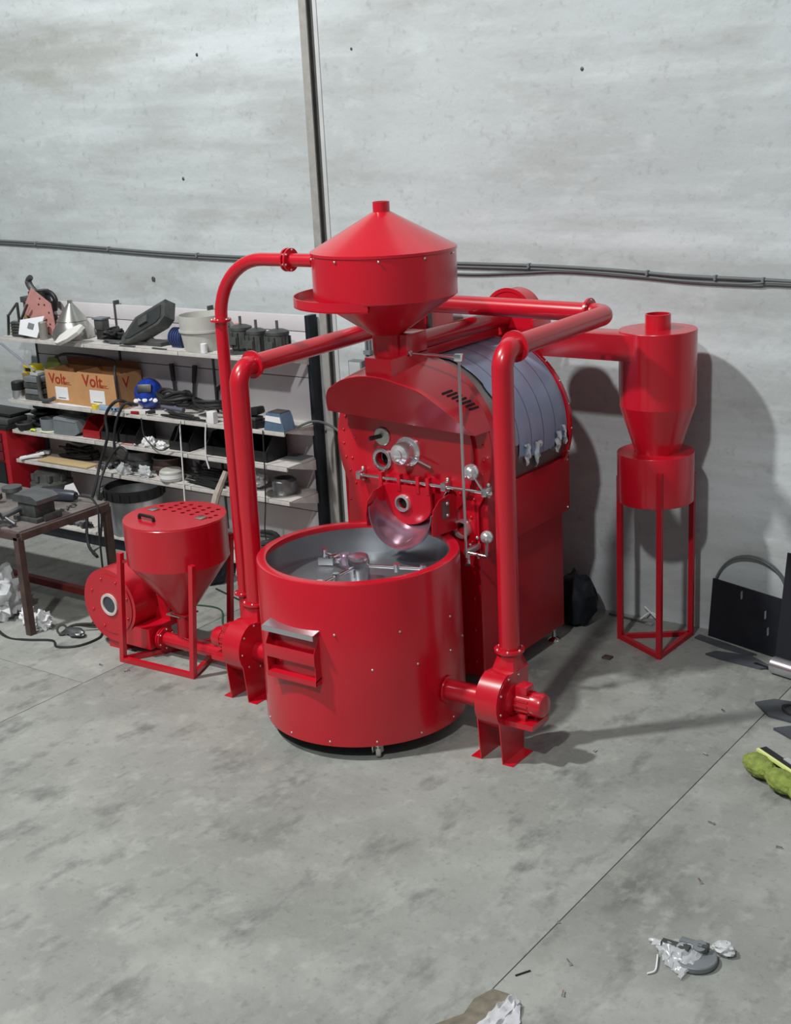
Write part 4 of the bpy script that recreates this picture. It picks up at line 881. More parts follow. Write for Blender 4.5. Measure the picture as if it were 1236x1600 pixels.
B().box(-6.685, -6.50, 7.62, 7.78, z3, z3 + .006).mk('grey_mat', MGREY, None, 'thin grey mat at bare end of third shelf', 'mat')

# ---------------- fourth shelf
M = Matrix.Translation((-9.44, 7.47, z4 + .03)) @ Matrix.Rotation(.75, 4, 'Z') @ Matrix.Rotation(-.15, 4, 'Y')
t = B().box(-.11, .11, -.025, .025, -.012, .012, .008, M).mk('white_cutter', PAPER, None, 'white box cutter lying at end of fourth shelf', 'cutter')
B().box(-.05, .07, -.010, .010, .012, .014, 0, M).mk('cutter_slot', MGREY, t)
tangle((-9.04, 7.67, z4), .29, .09, .09, .010, 44, RUB, 'lead_pile', 'long pile of black leads behind the beige board', 'cable', 12)
coil((-9.06, 7.66, z4 + .115), .13, .011, 4, RUB, 'lead_coil', 'round black lead coil above the beige board', sq=.5, h=.12)
B().box(-9.33, -8.70, 7.43, 7.57, z4 + .002, z4 + .014, .001, None).mk('beige_board', BEIGE, None, 'flat beige board lying on the fourth shelf', 'board')
for k, (x, y, r, h, lb) in enumerate(((-8.24, 7.645, .135, .17, 'dull metal pot with ribbed rim on fourth shelf beneath the looped cable'), (-7.93, 7.645, .14, .15, 'wide dark metal basin on fourth shelf behind crumpled plastic'))):
    t = thing('metal_pot', (x, y, z4), lb, 'pot')
    B().lathe([(0, 0), (r * .8, 0), (r * .85, h * .3), (r, h * .4), (r, h * .55), (r * .92, h * .6), (r * .92, h), (r * .86, h), (r * .84, .02), (0, .02)], (x, y, z4), n=28).mk('pot_wall', (STEELD, BROWN)[k], t)
    B().lathe([(r * .92, h * .92), (r * 1.0, h * .94), (r * 1.0, h), (r * .9, h)], (x, y, z4), n=28).mk('pot_rim', STEELD, t)
def bits(x0, x1, y0, y1, z, n, mt_list, name, label, cat, seed, smin=.012, smax=.03):
    rnd = random.Random(seed)
    t = thing(name, ((x0 + x1) / 2, (y0 + y1) / 2, z), label, cat)
    for k in range(n):
        x, y, s_ = rnd.uniform(x0, x1), rnd.uniform(y0, y1), rnd.uniform(smin, smax)
        M_ = Matrix.Translation((x, y, z + s_ * .95)) @ Matrix.Rotation(rnd.uniform(0, 6.3), 4, 'Z') @ Matrix.Rotation(rnd.uniform(-.3, .3), 4, 'X')
        b = B()
        if k % 3 == 0: b.box(-s_ * 1.6, s_ * 1.6, -s_ * .5, s_ * .5, -s_ * .4, s_ * .4, s_ * .15, M_)
        elif k % 3 == 1: b.cyl(M_ @ V((-s_ * 1.5, 0, 0)), M_ @ V((s_ * 1.5, 0, 0)), s_ * .55, n=10)
        else: b.lathe([(s_ * .4, -s_ * .4), (s_, -s_ * .4), (s_, s_ * .4), (s_ * .4, s_ * .4)], (x, y, z + s_ * .85), (rnd.uniform(-.3, .3), rnd.uniform(-.4, .1), 1), 14, close=True)
        b.mk('fitting', mt_list[k % len(mt_list)], t)
    return t
bits(-8.65, -8.46, 7.46, 7.66, z4, 16, [STEELD, DGREY, CHROME, BLACK], 'pipe_fittings', 'heap of small metal pipe fittings beside beige board', 'fittings', 4)
clump((-8.27, 7.455, z4), (.08, .025, .05), PLAST, 'plastic_bag', 'crumpled clear plastic bag before the ribbed metal pot', 'bag', 31, .5, 3.4)
clump((-8.03, 7.455, z4), (.07, .025, .055), PLAST, 'plastic_bag', 'crumpled clear plastic bag before the wide dark basin', 'bag', 32, .5, 3.4)
t = thing('glass_jar', (-7.84, 7.46, z4), 'squat clear jar of fasteners on the fourth shelf', 'jar')
B().lathe([(0, 0), (.085, 0), (.095, .015), (.095, .08), (.08, .095), (0, .095)], (-7.755, 7.485, z4), n=24).mk('jar_glass', FROST, t)
B().lathe([(.096, .03), (.098, .03), (.098, .06), (.096, .06)], (-7.755, 7.485, z4), n=24).mk('jar_band', PAPER, t)
t = thing('pipe_tee', (-7.62, 7.54, z4), 'grey pipe tee standing up on fourth shelf', 'pipe fitting')
B().cyl((-7.60, 7.63, z4), (-7.62, 7.63, z4 + .2), .028, n=16).mk('tee_stem', STEELD, t)
B().cyl((-7.70, 7.63, z4 + .19), (-7.54, 7.63, z4 + .15), .032, n=16).mk('tee_head', STEELD, t)
B().lathe([(.03, -.01), (.045, -.01), (.045, .01), (.03, .01)], (-7.61, 7.63, z4 + .09), (0, 0, 1), 16).mk('tee_nut', STEELD, t)
t = thing('rubber_strips', (-7.38, 7.52, z4), 'fanned pile of dark rubber strips on the fourth shelf', 'strips')
for k in range(9):
    x = -7.60 + .012 * k; M_ = Matrix.Translation((-7.40 + .012 * k, 7.46 + .022 * k, z4 + .02 + .009 * k)) @ Matrix.Rotation(-.18 + .05 * k, 4, 'Z') @ Matrix.Rotation(.06 * (k % 3), 4, 'Y')
    B().box(-.2, .2, -.014, .014, -.003, .003, 0, M_).mk('strip', RUB, t)
B().crumple((-6.96, 7.58, z4 + .10), (.12, .09, .085), .4, 2.5, 41, 4, flat=z4).mk('film_bag', PLAST, None, 'big dusty plastic bag standing on fourth shelf by the red pipe', 'bag', sharp=60)
t = thing('grey_pot', (-6.66, 7.53, z4), 'small grey metal pot on flat ring at end of fourth shelf', 'pot')
B().lathe([(0, .01), (.085, .01), (.095, .03), (.095, .11), (.075, .13), (.06, .13), (.06, .10), (0, .10)], (-6.64, 7.58, z4), n=28).mk('pot_body', STEELD, t)
B().lathe([(.05, 0), (.14, 0), (.14, .01), (.05, .01)], (-6.66, 7.58, z4), n=28).mk('pot_ring', ALU, t)
B().box(-6.92, -6.83, 7.435, 7.475, z4, z4 + .012, .003).mk('black_phone', BLACK, None, 'small flat black gadget on edge of fourth shelf', 'gadget')

# ---------------- base shelf
t = thing('drum_motor', (-9.28, 7.50, z5), 'large dark round motor housing on base shelf beneath the beige board', 'motor')
B().lathe([(0, 0), (.19, 0), (.19, .10), (.165, .12), (.165, .22), (.185, .23), (.185, .27), (.15, .29), (.14, .36), (0, .36)], (-9.26, 7.50, z5), n=32).mk('motor_housing', DGREY, t)
for k in range(8):
    a_ = 2 * PI * k / 8; B().box(-9.26 + .145 * math.cos(a_) - .02, -9.26 + .145 * math.cos(a_) + .02, 7.50 + .145 * math.sin(a_) - .02, 7.50 + .145 * math.sin(a_) + .02, z5 + .29, z5 + .35, .004).mk('motor_lug', DGREY, t)
t = thing('steel_drum', (-8.22, 7.30, 0), 'dull steel drum with dark open rim on base shelf behind loader', 'drum')
sx, sy = -8.14, 7.42
B().lathe([(0, z5), (.22, z5), (.23, z5 + .02), (.23, z5 + .34), (.222, z5 + .34), (.222, z5 + .02), (0, z5 + .02)], (sx, sy, 0), n=44).mk('drum_wall', STEEL, t)
B().lathe([(.225, z5 + .29), (.245, z5 + .30), (.248, z5 + .39), (.235, z5 + .39), (.225, z5 + .34)], (sx, sy, 0), n=44).mk('drum_rim', BLACK, t)
for k in range(20):
    a_ = 2 * PI * k / 20; B().bar((sx + .249 * math.cos(a_), sy + .249 * math.sin(a_), z5 + .31), (sx + .249 * math.cos(a_), sy + .249 * math.sin(a_), z5 + .37), .012).mk('rim_tooth', BLACK, t)
B().lathe([(.22, z5 + .25), (0, z5 + .25)], (sx, sy, 0), n=24).mk('drum_contents', DGREY, t)
bits(-8.80, -8.46, 7.24, 7.32, z5, 12, [DGREY, STEELD, BLACK], 'scrap_heap', 'heap of dark metal scraps on base shelf beside steel drum', 'scrap', 9, .02, .045)
B().ball((-8.95, 7.31, z5 + .031), .1, (1.3, .7, .3), 20).mk('rubber_cover', BLACK, None, 'flat black rubber cover lying on base shelf near the bench leg', 'cover')
tangle((-8.62, 7.55, z5), .15, .1, .28, .016, 18, DGREY, 'old_hoses', 'bundle of old dark hoses leaning beside the steel drum', 'hose', 15)
coil((-6.82, 7.42, z5), .18, .018, 4, RUB, 'black_hose_coil', 'coil of thick black hose on base shelf behind the cooling tub', 'hose', h=.16, sq=.7)
tangle((-6.72, 7.245, z5), .14, .03, .06, .012, 14, mat('red_cable', (150, 40, 44), .5), 'red_cable', 'short red cable lying before the black hose coil', 'cable', 22)
clump((-6.60, 7.06, 0), (.11, .07, .12), mat('pale_sacking', (186, 180, 174), .8, bump=.3), 'rag', 'crumpled pale rag in front of base shelf by the red pipes', 'rag', 51, .45, 3)
clump((-6.95, 7.02, 0), (.13, .12, .15), SHEETB, 'dark_bag', 'dark full bag on the floor behind the loader hopper', 'bag', 52, .35, 2.2)
t = thing('wooden_pole', (-7.02, 7.36, 0), 'rough pale pole leaning on shelving behind the red pipes', 'pole')
B().tube([(-7.15, 7.08, .001), (-7.12, 7.17, .3), (-7.08, 7.29, .60), (-7.04, 7.37, .77)], [.03, .026, .03, .022], 8).mk('pole_shaft', mat('weathered_wood', (168, 158, 148), .8, 0, .25, 18, bump=.3), t)

# ================================================================== RED TOOL TROLLEY
t = thing('tool_trolley', (-9.9, 7.55, 0), 'red steel tool trolley with drawers at the far end of the shelving', 'trolley')
B().box(-10.4, -9.63, 7.37, 7.78, .10, .85, .006).mk('trolley_body', mat('trolley_red', (160, 22, 34), .42, 0, .08), t)
B().box(-10.42, -9.61, 7.36, 7.80, .85, .88, .006).mk('trolley_top', BLACK, t)
for k in range(3):
    d_ = B().box(-10.37, -9.69, 7.355, 7.372, .66 - k * .0 - .085 * k + .08, .735 - .085 * k + .08, .003).mk('drawer', mat('drawer_dark_red', (96, 18, 26), .5), t)
    B().box(-10.2, -9.75, 7.34, 7.356, .715 - .085 * k + .08, .728 - .085 * k + .08, .003).mk('drawer_pull', STEELD, d_)
B().box(-10.37, -9.69, 7.355, 7.372, .14, .55, .003).mk('cupboard_door', BLACK, t)
for x in (-10.3, -9.72):
    for y in (7.45, 7.70): B().lathe([(0, -.02), (.045, -.02), (.05, 0), (.045, .02), (0, .02)], (x, y, .05), (1, 0, 0), 18).mk('caster', RUB, t)
for k, (x, y, z, a_, lb) in enumerate(((-9.95, 7.5, .88, .1, 'black flat case lying open on the red trolley'), (-9.96, 7.60, .935, -.05, 'black flat case on top of the open case on trolley'))):
    B().box(-.3, .3, -.12, .12, 0, .05 - .02 * k, .01, Matrix.Translation((x, y, z)) @ Matrix.Rotation(a_, 4, 'Z')).mk('flat_case', (DGREY, BLACK)[k], None, lb, 'case')

# ================================================================== WORKBENCH
wb = thing('workbench', (-8.0, 6.0, 0), 'rough rusty steel workbench with worn top beside the loader', 'workbench')
bx0, bx1, by0, by1 = -9.2, -7.325, 5.60, 6.40
B().box(bx0, bx1, by0, by1, .735, .752, .002).mk('bench_top', TBL, wb)
for a_, c_ in (((bx1, by0, .715), (bx1, by1, .715)), ((bx0, by0, .715), (bx1, by0, .715)), ((bx0, by1, .715), (bx1, by1, .715))):
    B().bar(a_, c_, .05, .05).mk('top_rail', BROWN, wb)
for x, y in ((bx1 - .015, by0), (bx1 - .015, by1), (bx0, by0), (bx0, by1), (-8.25, by0)): 
    B().bar((x, y, 0), (x, y, .71), .05).mk('leg', BROWN, wb)
B().bar((bx0, by1 - .18, .105), (bx1, by1 - .2, .105), .05).mk('lower_rail', REDO, wb)
t = thing('bench_vise', (-7.72, 5.75, .753), 'heavy dark bench vise bolted on the workbench corner', 'vise')
z = .753
B().box(-7.72, -7.47, 5.72, 5.95, z, z + .03, .006).mk('vise_base', DGREY, t)
B().box(-7.68, -7.50, 5.74, 5.92, z + .03, z + .13, .012).mk('vise_body', DGREY, t)
B().prism([(-7.72, z + .13), (-7.46, z + .13), (-7.46, z + .16), (-7.52, z + .185), (-7.70, z + .185)], .20, (0, 5.93, 0)).mk('vise_jaw', STEELD, t)
B().box(-7.47, -7.45, 5.78, 5.93, z, z + .05, .006).mk('vise_slide', DGREY, t)
B().cyl((-7.66, 5.83, z + .09), (-7.66, 5.58, z + .06), .02, n=14).mk('vise_screw', STEELD, t)
B().cyl((-7.78, 5.60, z + .10), (-7.55, 5.60, z + .02), .012, n=10).mk('vise_handle', STEELD, t)
t.location.x += .12; t.location.y += .06
t = thing('cut_off_wheel', (-7.70, 5.58, .753), 'round grey grinder head hanging at front edge of workbench', 'grinder')
B().lathe([(0, 0), (.11, 0), (.115, .02), (.115, .09), (.09, .11), (0, .11)], (-7.66, 5.58, z + .0), (0, -1, .25), 28).mk('wheel_guard', mat('grey_blue_guard', (88, 92, 100), .6, .3, .25, 12, bump=.1), t)
B().lathe([(0, 0), (.08, 0), (.08, .014), (.03, .03), (0, .03)], (-7.66, 5.465, z + .028), (0, -1, .25), 24).mk('wheel_disc', BLACK, t)
for k in range(3): B().box(-7.70 + .03 * k, -7.685 + .03 * k, 5.43, 5.46, z + .0 + .02 * k, z + .03 + .02 * k, .003).mk('wheel_nut', CHROME, t)
t.location.x += .02; t.location.y += .02; t.location.z += .115
t = thing('angle_grinder', (-7.70, 6.25, .753), 'dark blue grey angle grinder lying on the workbench', 'grinder')
B().tube([(-7.86, 6.22, z + .045), (-7.82, 6.22, z + .045), (-7.66, 6.26, z + .045), (-7.55, 6.285, z + .045), (-7.52, 6.29, z + .045)], [.036, .043, .043, .040, .03], 16).mk('grinder_body', mat('slate_blue_plastic', (48, 54, 66), .4), t)
B().cyl((-7.86, 6.22, z + .012), (-7.86, 6.22, z + .09), .045, n=18).mk('gear_head', STEELD, t)
B().cyl((-7.88, 6.22, z + .004), (-7.88, 6.22, z + .014), .075, n=24).mk('disc', DGREY, t)
B().tube(spline([(-7.53, 6.29, z + .045), (-7.44, 6.30, z + .05), (-7.36, 6.30, z + .04), (-7.275, 6.27, z - .02), (-7.27, 6.25, z - .2), (-7.265, 6.24, .3), (-7.27, 6.24, .02), (-7.2, 6.1, .008), (-7.1, 5.95, .008)]), .008, 6).mk('grinder_lead', RUB, t)
t = thing('flat_pulley', (-7.92, 6.15, .753), 'small grey pulley standing on the workbench', 'pulley')
B().lathe([(0, 0), (.05, 0), (.05, .05), (.075, .055), (.075, .085), (.03, .09), (0, .09)], (-8.07, 6.16, z), n=24).mk('pulley_body', STEELD, t)
B().prism([(-.06, 0), (.06, 0), (.0, .10)], .08, (-7.66, 6.40, z)).mk('paper_tent', PAPER, None, 'folded white paper tent behind the angle grinder', 'paper')
B().bar((-8.5, 5.72, z + .05), (-8.02, 6.02, z + .05), .05, .04).mk('steel_offcut', BROWN, None, 'square steel offcut lying on the workbench', 'offcut')
B().tube(spline([(-8.3, 5.75, z + .02), (-8.05, 5.72, z + .12), (-7.88, 5.70, z + .14), (-7.80, 5.78, z + .05)]), .012, 8).mk('bent_rod', DGREY, None, 'bent dark rod arching over the workbench', 'rod')
# under the bench
for k, (c, s_, lb) in enumerate((((-7.86, 5.76, 0), (.20, .17, .19), 'heap of clear plastic wrap under the workbench'), ((-7.50, 5.72, 0), (.06, .05, .07), 'torn white plastic piece by the workbench leg'), ((-7.35, 5.72, 0), (.07, .05, .07), 'small white plastic scrap behind the workbench leg'))):
    clump(c, s_, PLAST if k == 0 else PAPER, 'plastic_wrap', lb, 'plastic', 60 + k, .5, 2.8, 4)
B().tube(spline([(-8.42, 5.55, .7), (-8.12, 5.54, .35), (-7.9, 5.56, .22), (-7.7, 5.50, .12), (-7.45, 5.47, .01), (-7.28, 5.50, .008), (-7.10, 5.58, .008), (-6.98, 5.52, .008), (-6.86, 5.60, .008), (-6.84, 5.76, .008), (-6.9, 5.86, .008)]), .008, 6).mk('floor_cable', RUB, None, 'thin dark cable running across floor past the workbench leg', 'cable')
t = thing('cable_plug', (-7.06, 5.72, 0), 'dusty grey plug with knotted lead on the floor by the feed fan', 'plug')
B().crumple((-7.03, 5.73, .03), (.085, .045, .03), .25, 2, 5, 3, flat=0).mk('plug_body', STEELD, t)
for k in range(2):
    B().tube(spline([(-7.14, 5.70 + .03 * k, .01), (-7.10, 5.78, .05), (-7.0, 5.86, .03 + .02 * k), (-6.90, 5.95, .02), (-6.82, 6.0 - .05 * k, .02)]), .009, 6).mk('plug_lead', RUB, t)
B().lathe([(.025, -.008), (.04, -.008), (.04, .008), (.025, .008)], (-7.13, 5.70, .04), (.6, -.6, .5), 16, close=True).mk('lead_ring', RUB, t)

# ================================================================== RIGHT-HAND SIDE
t = B().prism([(0, 0), (.78, 0), (.78, .375), (.0, .385)], .012, (-3.27, 7.775, 0), V((.96, -.28, 0)), V((.02, .12, .99))).mk('sheet_metal', SHEETB, None, 'low black sheet metal panel leaning on the concrete wall', 'panel')
for k, (x, z) in enumerate(((.23, .30), (.42, .22), (.45, .12), (.62, .2))):
    B().prism([(x, z), (x + .012, z + .01), (x + .008, z + .06), (x - .004, z + .05)], .0135, (-3.27, 7.7745, 0), V((.96, -.28, 0)), V((.02, .12, .99))).mk('paint_scuff', MGREY, t)
B().prism([(0, 0), (.6, 0), (.6, .70), (.0, .70)], .015, (-2.725, 7.50, 0), V((.97, -.24, 0)), V((-.02, .30, .95))).mk('sheet_metal', mat('blued_sheet', (22, 27, 34), .5, .2, .2), None, 'taller black sheet metal panel leaning over the low one', 'panel')
q = [V((-3.03 + .245 * math.cos(a_), 7.845 + .01 * math.sin(a_ * 3), .285 + .27 * math.sin(a_))) for a_ in [2 * PI * k / 48 for k in range(49 * 2)]]
B().tube([p + V((.006 * math.sin(k * .13), -.004 * (k // 49), .008 * math.cos(k * .07))) for k, p in enumerate(q)], .007, 6).mk('cable_hoop', mat('grey_cable', (92, 96, 98)), None, 'hoop of thin grey cable hung behind the low black panel', 'cable')
t = thing('rubber_offcut', (-3.05, 7.5, 0), 'long dark rubber offcut flat on the floor before the low black panel', 'offcut')
B().prism([(-3.16, 7.46), (-3.05, 7.43), (-2.78, 7.40), (-2.72, 7.45), (-2.80, 7.50), (-2.90, 7.56), (-3.12, 7.53)], .012, (0, 0, 0), (1, 0, 0), (0, 1, 0)).mk('offcut_sheet', RUBM, t)
B().prism([(-2.84, 7.445), (-2.73, 7.42), (-2.735, 7.428), (-2.83, 7.46)], .018, (0, 0, 0), (1, 0, 0), (0, 1, 0)).mk('offcut_fold', SHEETB, t)
B().prism([(-3.33, 7.68), (-3.10, 7.60), (-2.92, 7.57), (-2.88, 7.60), (-3.05, 7.66), (-3.32, 7.74)], .010, (0, 0, 0), (1, 0, 0), (0, 1, 0)).mk('rubber_offcut', RUBM, None, 'ragged rubber offcut beside the cyclone stand foot', 'offcut')
t = thing('steel_ring', (-2.63, 7.46, 0), 'short piece of steel pipe lying by the black panels', 'pipe')
B().lathe([(.038, 0), (.052, 0), (.052, .16), (.038, .16)], (-2.70, 7.40, .053), (.97, -.24, 0), 28, close=True).mk('pipe_wall', STEEL, t)
B().ball((-2.69, 7.398, .053), .036, (1, 1, 1), 14).mk('pipe_plug', MGREY, t)
for k, (pts, lb) in enumerate((([(-2.63, 6.93), (-2.50, 6.80), (-2.30, 6.78), (-2.2, 6.95), (-2.35, 7.05), (-2.55, 7.02)], 'dark crumpled plastic sheet flat on floor past the joint'), ([(-2.42, 6.66), (-2.2, 6.54), (-2.1, 6.69), (-2.35, 6.73)], 'smaller dark plastic scrap beside the crumpled sheet'))):
    B().prism(pts, .014, (0, 0, 0), (1, 0, 0), (0, 1, 0)).mk('plastic_sheet', RUBM, None, lb, 'scrap')
coil((-2.36, 6.90, .014), .10, .007, 2, RUB, 'wire_ring', 'loose ring of dark wire on the crumpled sheet', 'wire', sq=.6, h=.02)
# broom
t = thing('push_broom', (-2.2, 6.1, 0), 'push broom with lime green bristles lying on the floor', 'broom')
A_, D_ = V((-2.345, 6.165, .066)), V((.80, -.52, 0)).normalized()
for k in range(3):
    c = A_ + D_ * (.08 + .19 * k); b = B()
    qv = bmesh.ops.create_icosphere(b.bm, subdivisions=5, radius=1)['verts']
    for v_ in qv:
        p = v_.co.copy(); kk = 1 + .09 * noise.noise(p * 3 + V((k * 5, 0, 0))) + .035 * noise.noise(p * 22)
        p = V((p.x * .112, p.y * .066, p.z * .055)) * kk
        v_.co = c + D_ * p.x + V((-D_.y, D_.x, 0)) * (p.y - .015) + V((0, 0, p.z))
    b.mk('bristle_tuft', GREEN, t)
N_ = V((-D_.y, D_.x, 0))
B().bar(A_ + N_ * .055 + V((0, 0, .03)), A_ + D_ * .62 + N_ * .055 + V((0, 0, .03)), .055, .04).mk('broom_head', BLACK, t)
B().bar(A_ + N_ * .030 + V((0, 0, .045)), A_ + D_ * .42 + N_ * .030 + V((0, 0, .045)), .016, .014).mk('head_trim', LIME, t)
B().bar(A_ + D_ * .16 + N_ * .085 + V((0, 0, .045)), A_ + D_ * .34 + N_ * .085 + V((0, 0, .045)), .03, .02).mk('handle_bracket', mat('pale_grey', (170, 176, 176)), t)
B().cyl(A_ + D_ * .22 + N_ * .08 + V((0, 0, .05)), A_ + D_ * .62 + N_ * .9 + V((0, 0, .10)), .012, n=10).mk('broom_handle', BLACK, t)
# behind the roaster
clump((-4.13, 7.58, 0), (.14, .12, .20), SHEETB, 'black_bag', 'black rubbish bag slumped behind the roaster cabinet', 'bag', 71, .3, 2.4)
t = thing('long_wrench', (-3.84, 7.76, 0), 'thin steel wrench lying at the wall behind cyclone stand', 'wrench')
B().bar((-4.0, 7.80, .01), (-3.70, 7.76, .01), .014, .008).mk('wrench_shaft', STEELD, t)
B().box(-3.71, -3.66, 7.735, 7.78, .0, .014, .003).mk('wrench_head', STEEL, t)
B().tube(spline([(-3.77, 7.80, .012), (-3.72, 7.85, .05), (-3.66, 7.84, .03), (-3.62, 7.80, .012), (-3.70, 7.83, .05), (-3.76, 7.84, .09)]), .006, 6).mk('wire_scrap', PAPER, None, 'twist of pale wire on the floor against the wall', 'wire')
# parcel on the floor
t = thing('wrapped_parts', (-1.92, 4.46, 0), 'grey machine flange and blocks half wrapped in clear plastic on floor', 'parcel')
B().lathe([(0, 0), (.085, 0), (.088, .004), (.088, .022), (.084, .026), (0, .026)], (-1.875, 4.505, .004), n=40).mk('flange_disc', MGREY, t)
for k, (x, y, a_) in enumerate(((-1.97, 4.50, -.85), (-1.91, 4.55, -.85))):
    M_ = Matrix.Translation((x, y, .045)) @ Matrix.Rotation(a_ + .9, 4, 'Z')
    B().box(-.05, .05, -.016, .016, -.016, .016, .003, M_).mk('steel_block', (DGREY, MGREY)[k], t)
    B().box(.045, .07, -.018, .018, -.02, .018, .003, M_).mk('block_foot', DGREY, t)
B().lathe([(.01, 0), (.028, 0), (.028, .03), (.01, .03), (.01, 0)], (-1.875, 4.55, .032), (.1, -.35, 1), 20).mk('boss', MGREY, t)
def wrap(u, v):
    p0 = V((-2.10, 4.53, 0)).lerp(V((-1.83, 4.64, 0)), u); p1 = V((-1.99, 4.44, 0)).lerp(V((-1.875, 4.36, 0)), u)
    p = p0.lerp(p1, v); h_ = .05 * math.sin(PI * min(1, v * 1.1)) * (.45 + .55 * math.sin(PI * u)) + .022 * abs(noise.noise(V((u * 5, v * 5, 3)))) + .012 * abs(noise.noise(V((u * 13, v * 13, 5))))
    return p + V((.02 * noise.noise(V((u * 6, v * 6, 9))), .02 * noise.noise(V((u * 6, v * 6, 19))), .006 + h_))
B().grid(wrap, 22, 18).mk('plastic_wrapping', mat('thin_clear_film', (222, 226, 230), .18, 0, .1, 14, bump=.5, fine=30, alpha=.55, coat=.4), t)
B().tube(spline([(-2.02, 4.46, .01), (-2.0, 4.41, .012), (-1.985, 4.36, .008), (-2.005, 4.33, .005)]), .004, 6).mk('loose_thread', PAPER, t)
B().crumple((-1.80, 4.62, .025), (.045, .035, .028), .4, 3, 77, 3, flat=.002).mk('plastic_knot', PLAST, t)
t.location.x -= .05; t.location.y -= .015
# cardboard and plastic at the very front
t = thing('board_offcut', (-2.5, 3.72, 0), 'mottled brown board offcut lying on the floor joint', 'offcut')
B().prism([(-2.55, 3.80), (-2.535, 3.70), (-2.60, 3.58), (-2.47, 3.54), (-2.415, 3.82), (-2.445, 3.895), (-2.52, 3.89)], .022, (0, 0, 0), (1, 0, 0), (0, 1, 0)).mk('board', mat('mottled_board', (116, 110, 97), .8, 0, .3, 22, bump=.2), t)
def wrap2(u, v):
    p = V((-2.425, 3.90, .03)).lerp(V((-2.46, 3.55, .03)), u) + V((.115 * math.sin(PI * (.15 + .6 * u)) * v, -.03 * v, -.025 * v))
    return p + V((.02 * noise.noise(V((u * 6, v * 4, 1))), .02 * noise.noise(V((u * 6, v * 4, 8))), .035 * abs(noise.noise(V((u * 5, v * 5, 4))))))
B().grid(wrap2, 22, 10).mk('plastic_strip', mat('white_film', (214, 216, 220), .3, 0, .08, 14, bump=.4, fine=30, alpha=.85, coat=.3), t)
# swarf on the floor
rnd = random.Random(5)
SW = [(-2.28, 4.03, 'by the brown board'), (-2.36, 4.22, 'near the brown board'), (-2.15, 5.05, 'right of the floor joint'), (-1.95, 5.50, 'between broom and wrapped parts'), (-2.31, 5.55, 'between joint and broom'), (-2.62, 6.20, 'left of the broom'), (-3.14, 5.95, 'beside the right blower'), (-7.0, 6.0, 'behind the feed fan'), (-6.47, 5.45, 'before the loader stand'), (-6.25, 5.47, 'under the loader stand bar'), (-2.54, 4.45, 'on the floor joint'), (-2.75, 6.75, 'by the dark plastic sheet')]
for x, y, lb in SW:
    a_ = rnd.uniform(0, PI); d = V((math.cos(a_), math.sin(a_), 0)) * rnd.uniform(.010, .017)
    t = thing('metal_chip', (x, y, 0), 'tiny bright metal chip on the floor ' + lb, 'chip')
    B().cyl(V((x, y, .006)) - d, V((x, y, .006)) + d, .005, n=8).mk('chip_body', CHROME, t)
    B().cyl(V((x, y, .007)) - d * 1.3, V((x, y, .007)) - d, .0075, n=8).mk('chip_head', STEEL, t)
B().bar((-2.50, 4.03, .004), (-2.465, 4.09, .004), .005).mk('black_pin', BLACK, None, 'thin black pin lying beside the floor joint', 'pin')
B().box(-3.70, -3.64, 7.10, 7.15, 0, .012, .004).mk('rust_flake', BROWN, None, 'flat rusty flake on floor before the cyclone stand', 'flake')
B().tube(spline([(-5.6, 6.2, .006), (-5.9, 6.45, .006), (-6.2, 6.35, .006), (-6.5, 6.6, .006), (-6.9, 6.5, .006)]), .006, 6).mk('floor_lead', mat('green_lead', (40, 84, 60), .5), None, 'thin green lead on the floor behind the loader', 'cable')
B().tube(spline([(-5.5, 6.3, .006), (-5.8, 6.62, .006), (-6.3, 6.75, .006), (-6.8, 6.9, .006)]), .006, 6).mk('floor_lead', RUB, None, 'thin black lead on the floor behind the loader', 'cable')

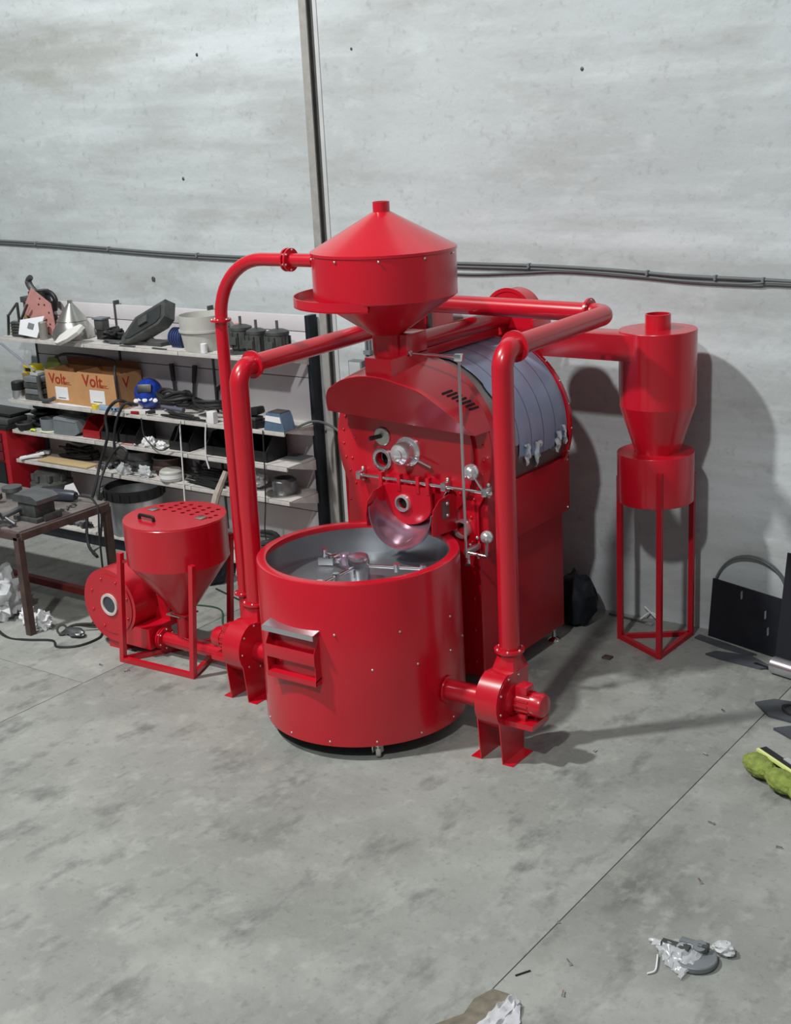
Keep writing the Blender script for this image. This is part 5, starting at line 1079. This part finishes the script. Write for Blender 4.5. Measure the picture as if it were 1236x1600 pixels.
# ================================================================== more clutter on the shelves
t = thing('cable_drum', (-7.98, 7.70, z1), 'low dark reel behind the tilted casing on top shelf', 'reel')
for z in (.0, .09): B().cyl((-8.16, 7.66, z1 + z), (-8.16, 7.66, z1 + z + .012), .075, n=22).mk('reel_flange', DGREY, t)
B().cyl((-8.16, 7.66, z1 + .012), (-8.16, 7.66, z1 + .09), .05, n=20).mk('reel_core', RUB, t)
for k, (x, y, a_, L_, lb) in enumerate(((-8.05, 7.435, .02, .16, 'flat grey file lying on top shelf edge before the dark reel'), (-7.70, 7.44, -.08, .16, 'thin steel strip on top shelf edge below the blue motor'))):
    B().box(-L_ / 2, L_ / 2, -.012, .012, 0, .008, .002, Matrix.Translation((x, y, z1)) @ Matrix.Rotation(a_, 4, 'Z')).mk('steel_strip', STEELD, None, lb, 'strip')
bits(-7.88, -7.84, 7.44, 7.45, z2, 2, [PAPER, BLACK, mat('tool_red', (150, 24, 30)), STEELD], 'loose_tools', 'loose small tools scattered between blue helmet and cable coil', 'tools', 31, .014, .03)
bits(-7.14, -7.06, 7.48, 7.56, z2, 4, [BLACK, DGREY, STEELD], 'loose_parts', 'loose dark parts on second shelf behind the red pipes', 'parts', 33, .016, .032)
bits(-8.12, -8.05, 7.43, 7.44, z3, 3, [PAPER, STEELD, MGREY], 'small_parts', 'few pale small parts on third shelf edge before black bins', 'parts', 36, .007, .010)
bits(-9.55, -9.36, 7.55, 7.68, z4, 7, [PAPER, STEELD, BLACK], 'odd_parts', 'odd pale parts behind the white cutter on fourth shelf', 'parts', 38, .014, .03)
bits(-7.46, -7.28, 7.72, 7.76, z4, 5, [DGREY, STEELD, BROWN], 'pipe_scraps', 'dark pipe scraps behind the rubber strips on fourth shelf', 'scraps', 41, .02, .04)
t = thing('solvent_bottle', (-9.22, 7.68, z3), 'grey squat bottle behind the grey cup on third shelf', 'bottle')
B().lathe([(0, 0), (.07, 0), (.075, .02), (.07, .12), (.03, .16), (.03, .19), (0, .19)], (-9.10, 7.715, z3), n=22).mk('bottle_body', mat('pale_grey', (170, 176, 176)), t)
B().cyl((-9.10, 7.715, z3 + .185), (-9.10, 7.715, z3 + .21), .034, n=16).mk('bottle_cap', BLACK, t)
bits(-7.80, -7.45, 5.63, 5.65, .753, 5, [STEELD, DGREY], 'bench_scraps', 'metal scraps beside the vise on the workbench edge', 'scraps', 44, .010, .02)
bits(-7.48, -7.37, 6.08, 6.22, .753, 7, [STEELD, CHROME, DGREY], 'bench_bits', 'small bright bits near the grinder lead on workbench', 'bits', 47, .008, .016)
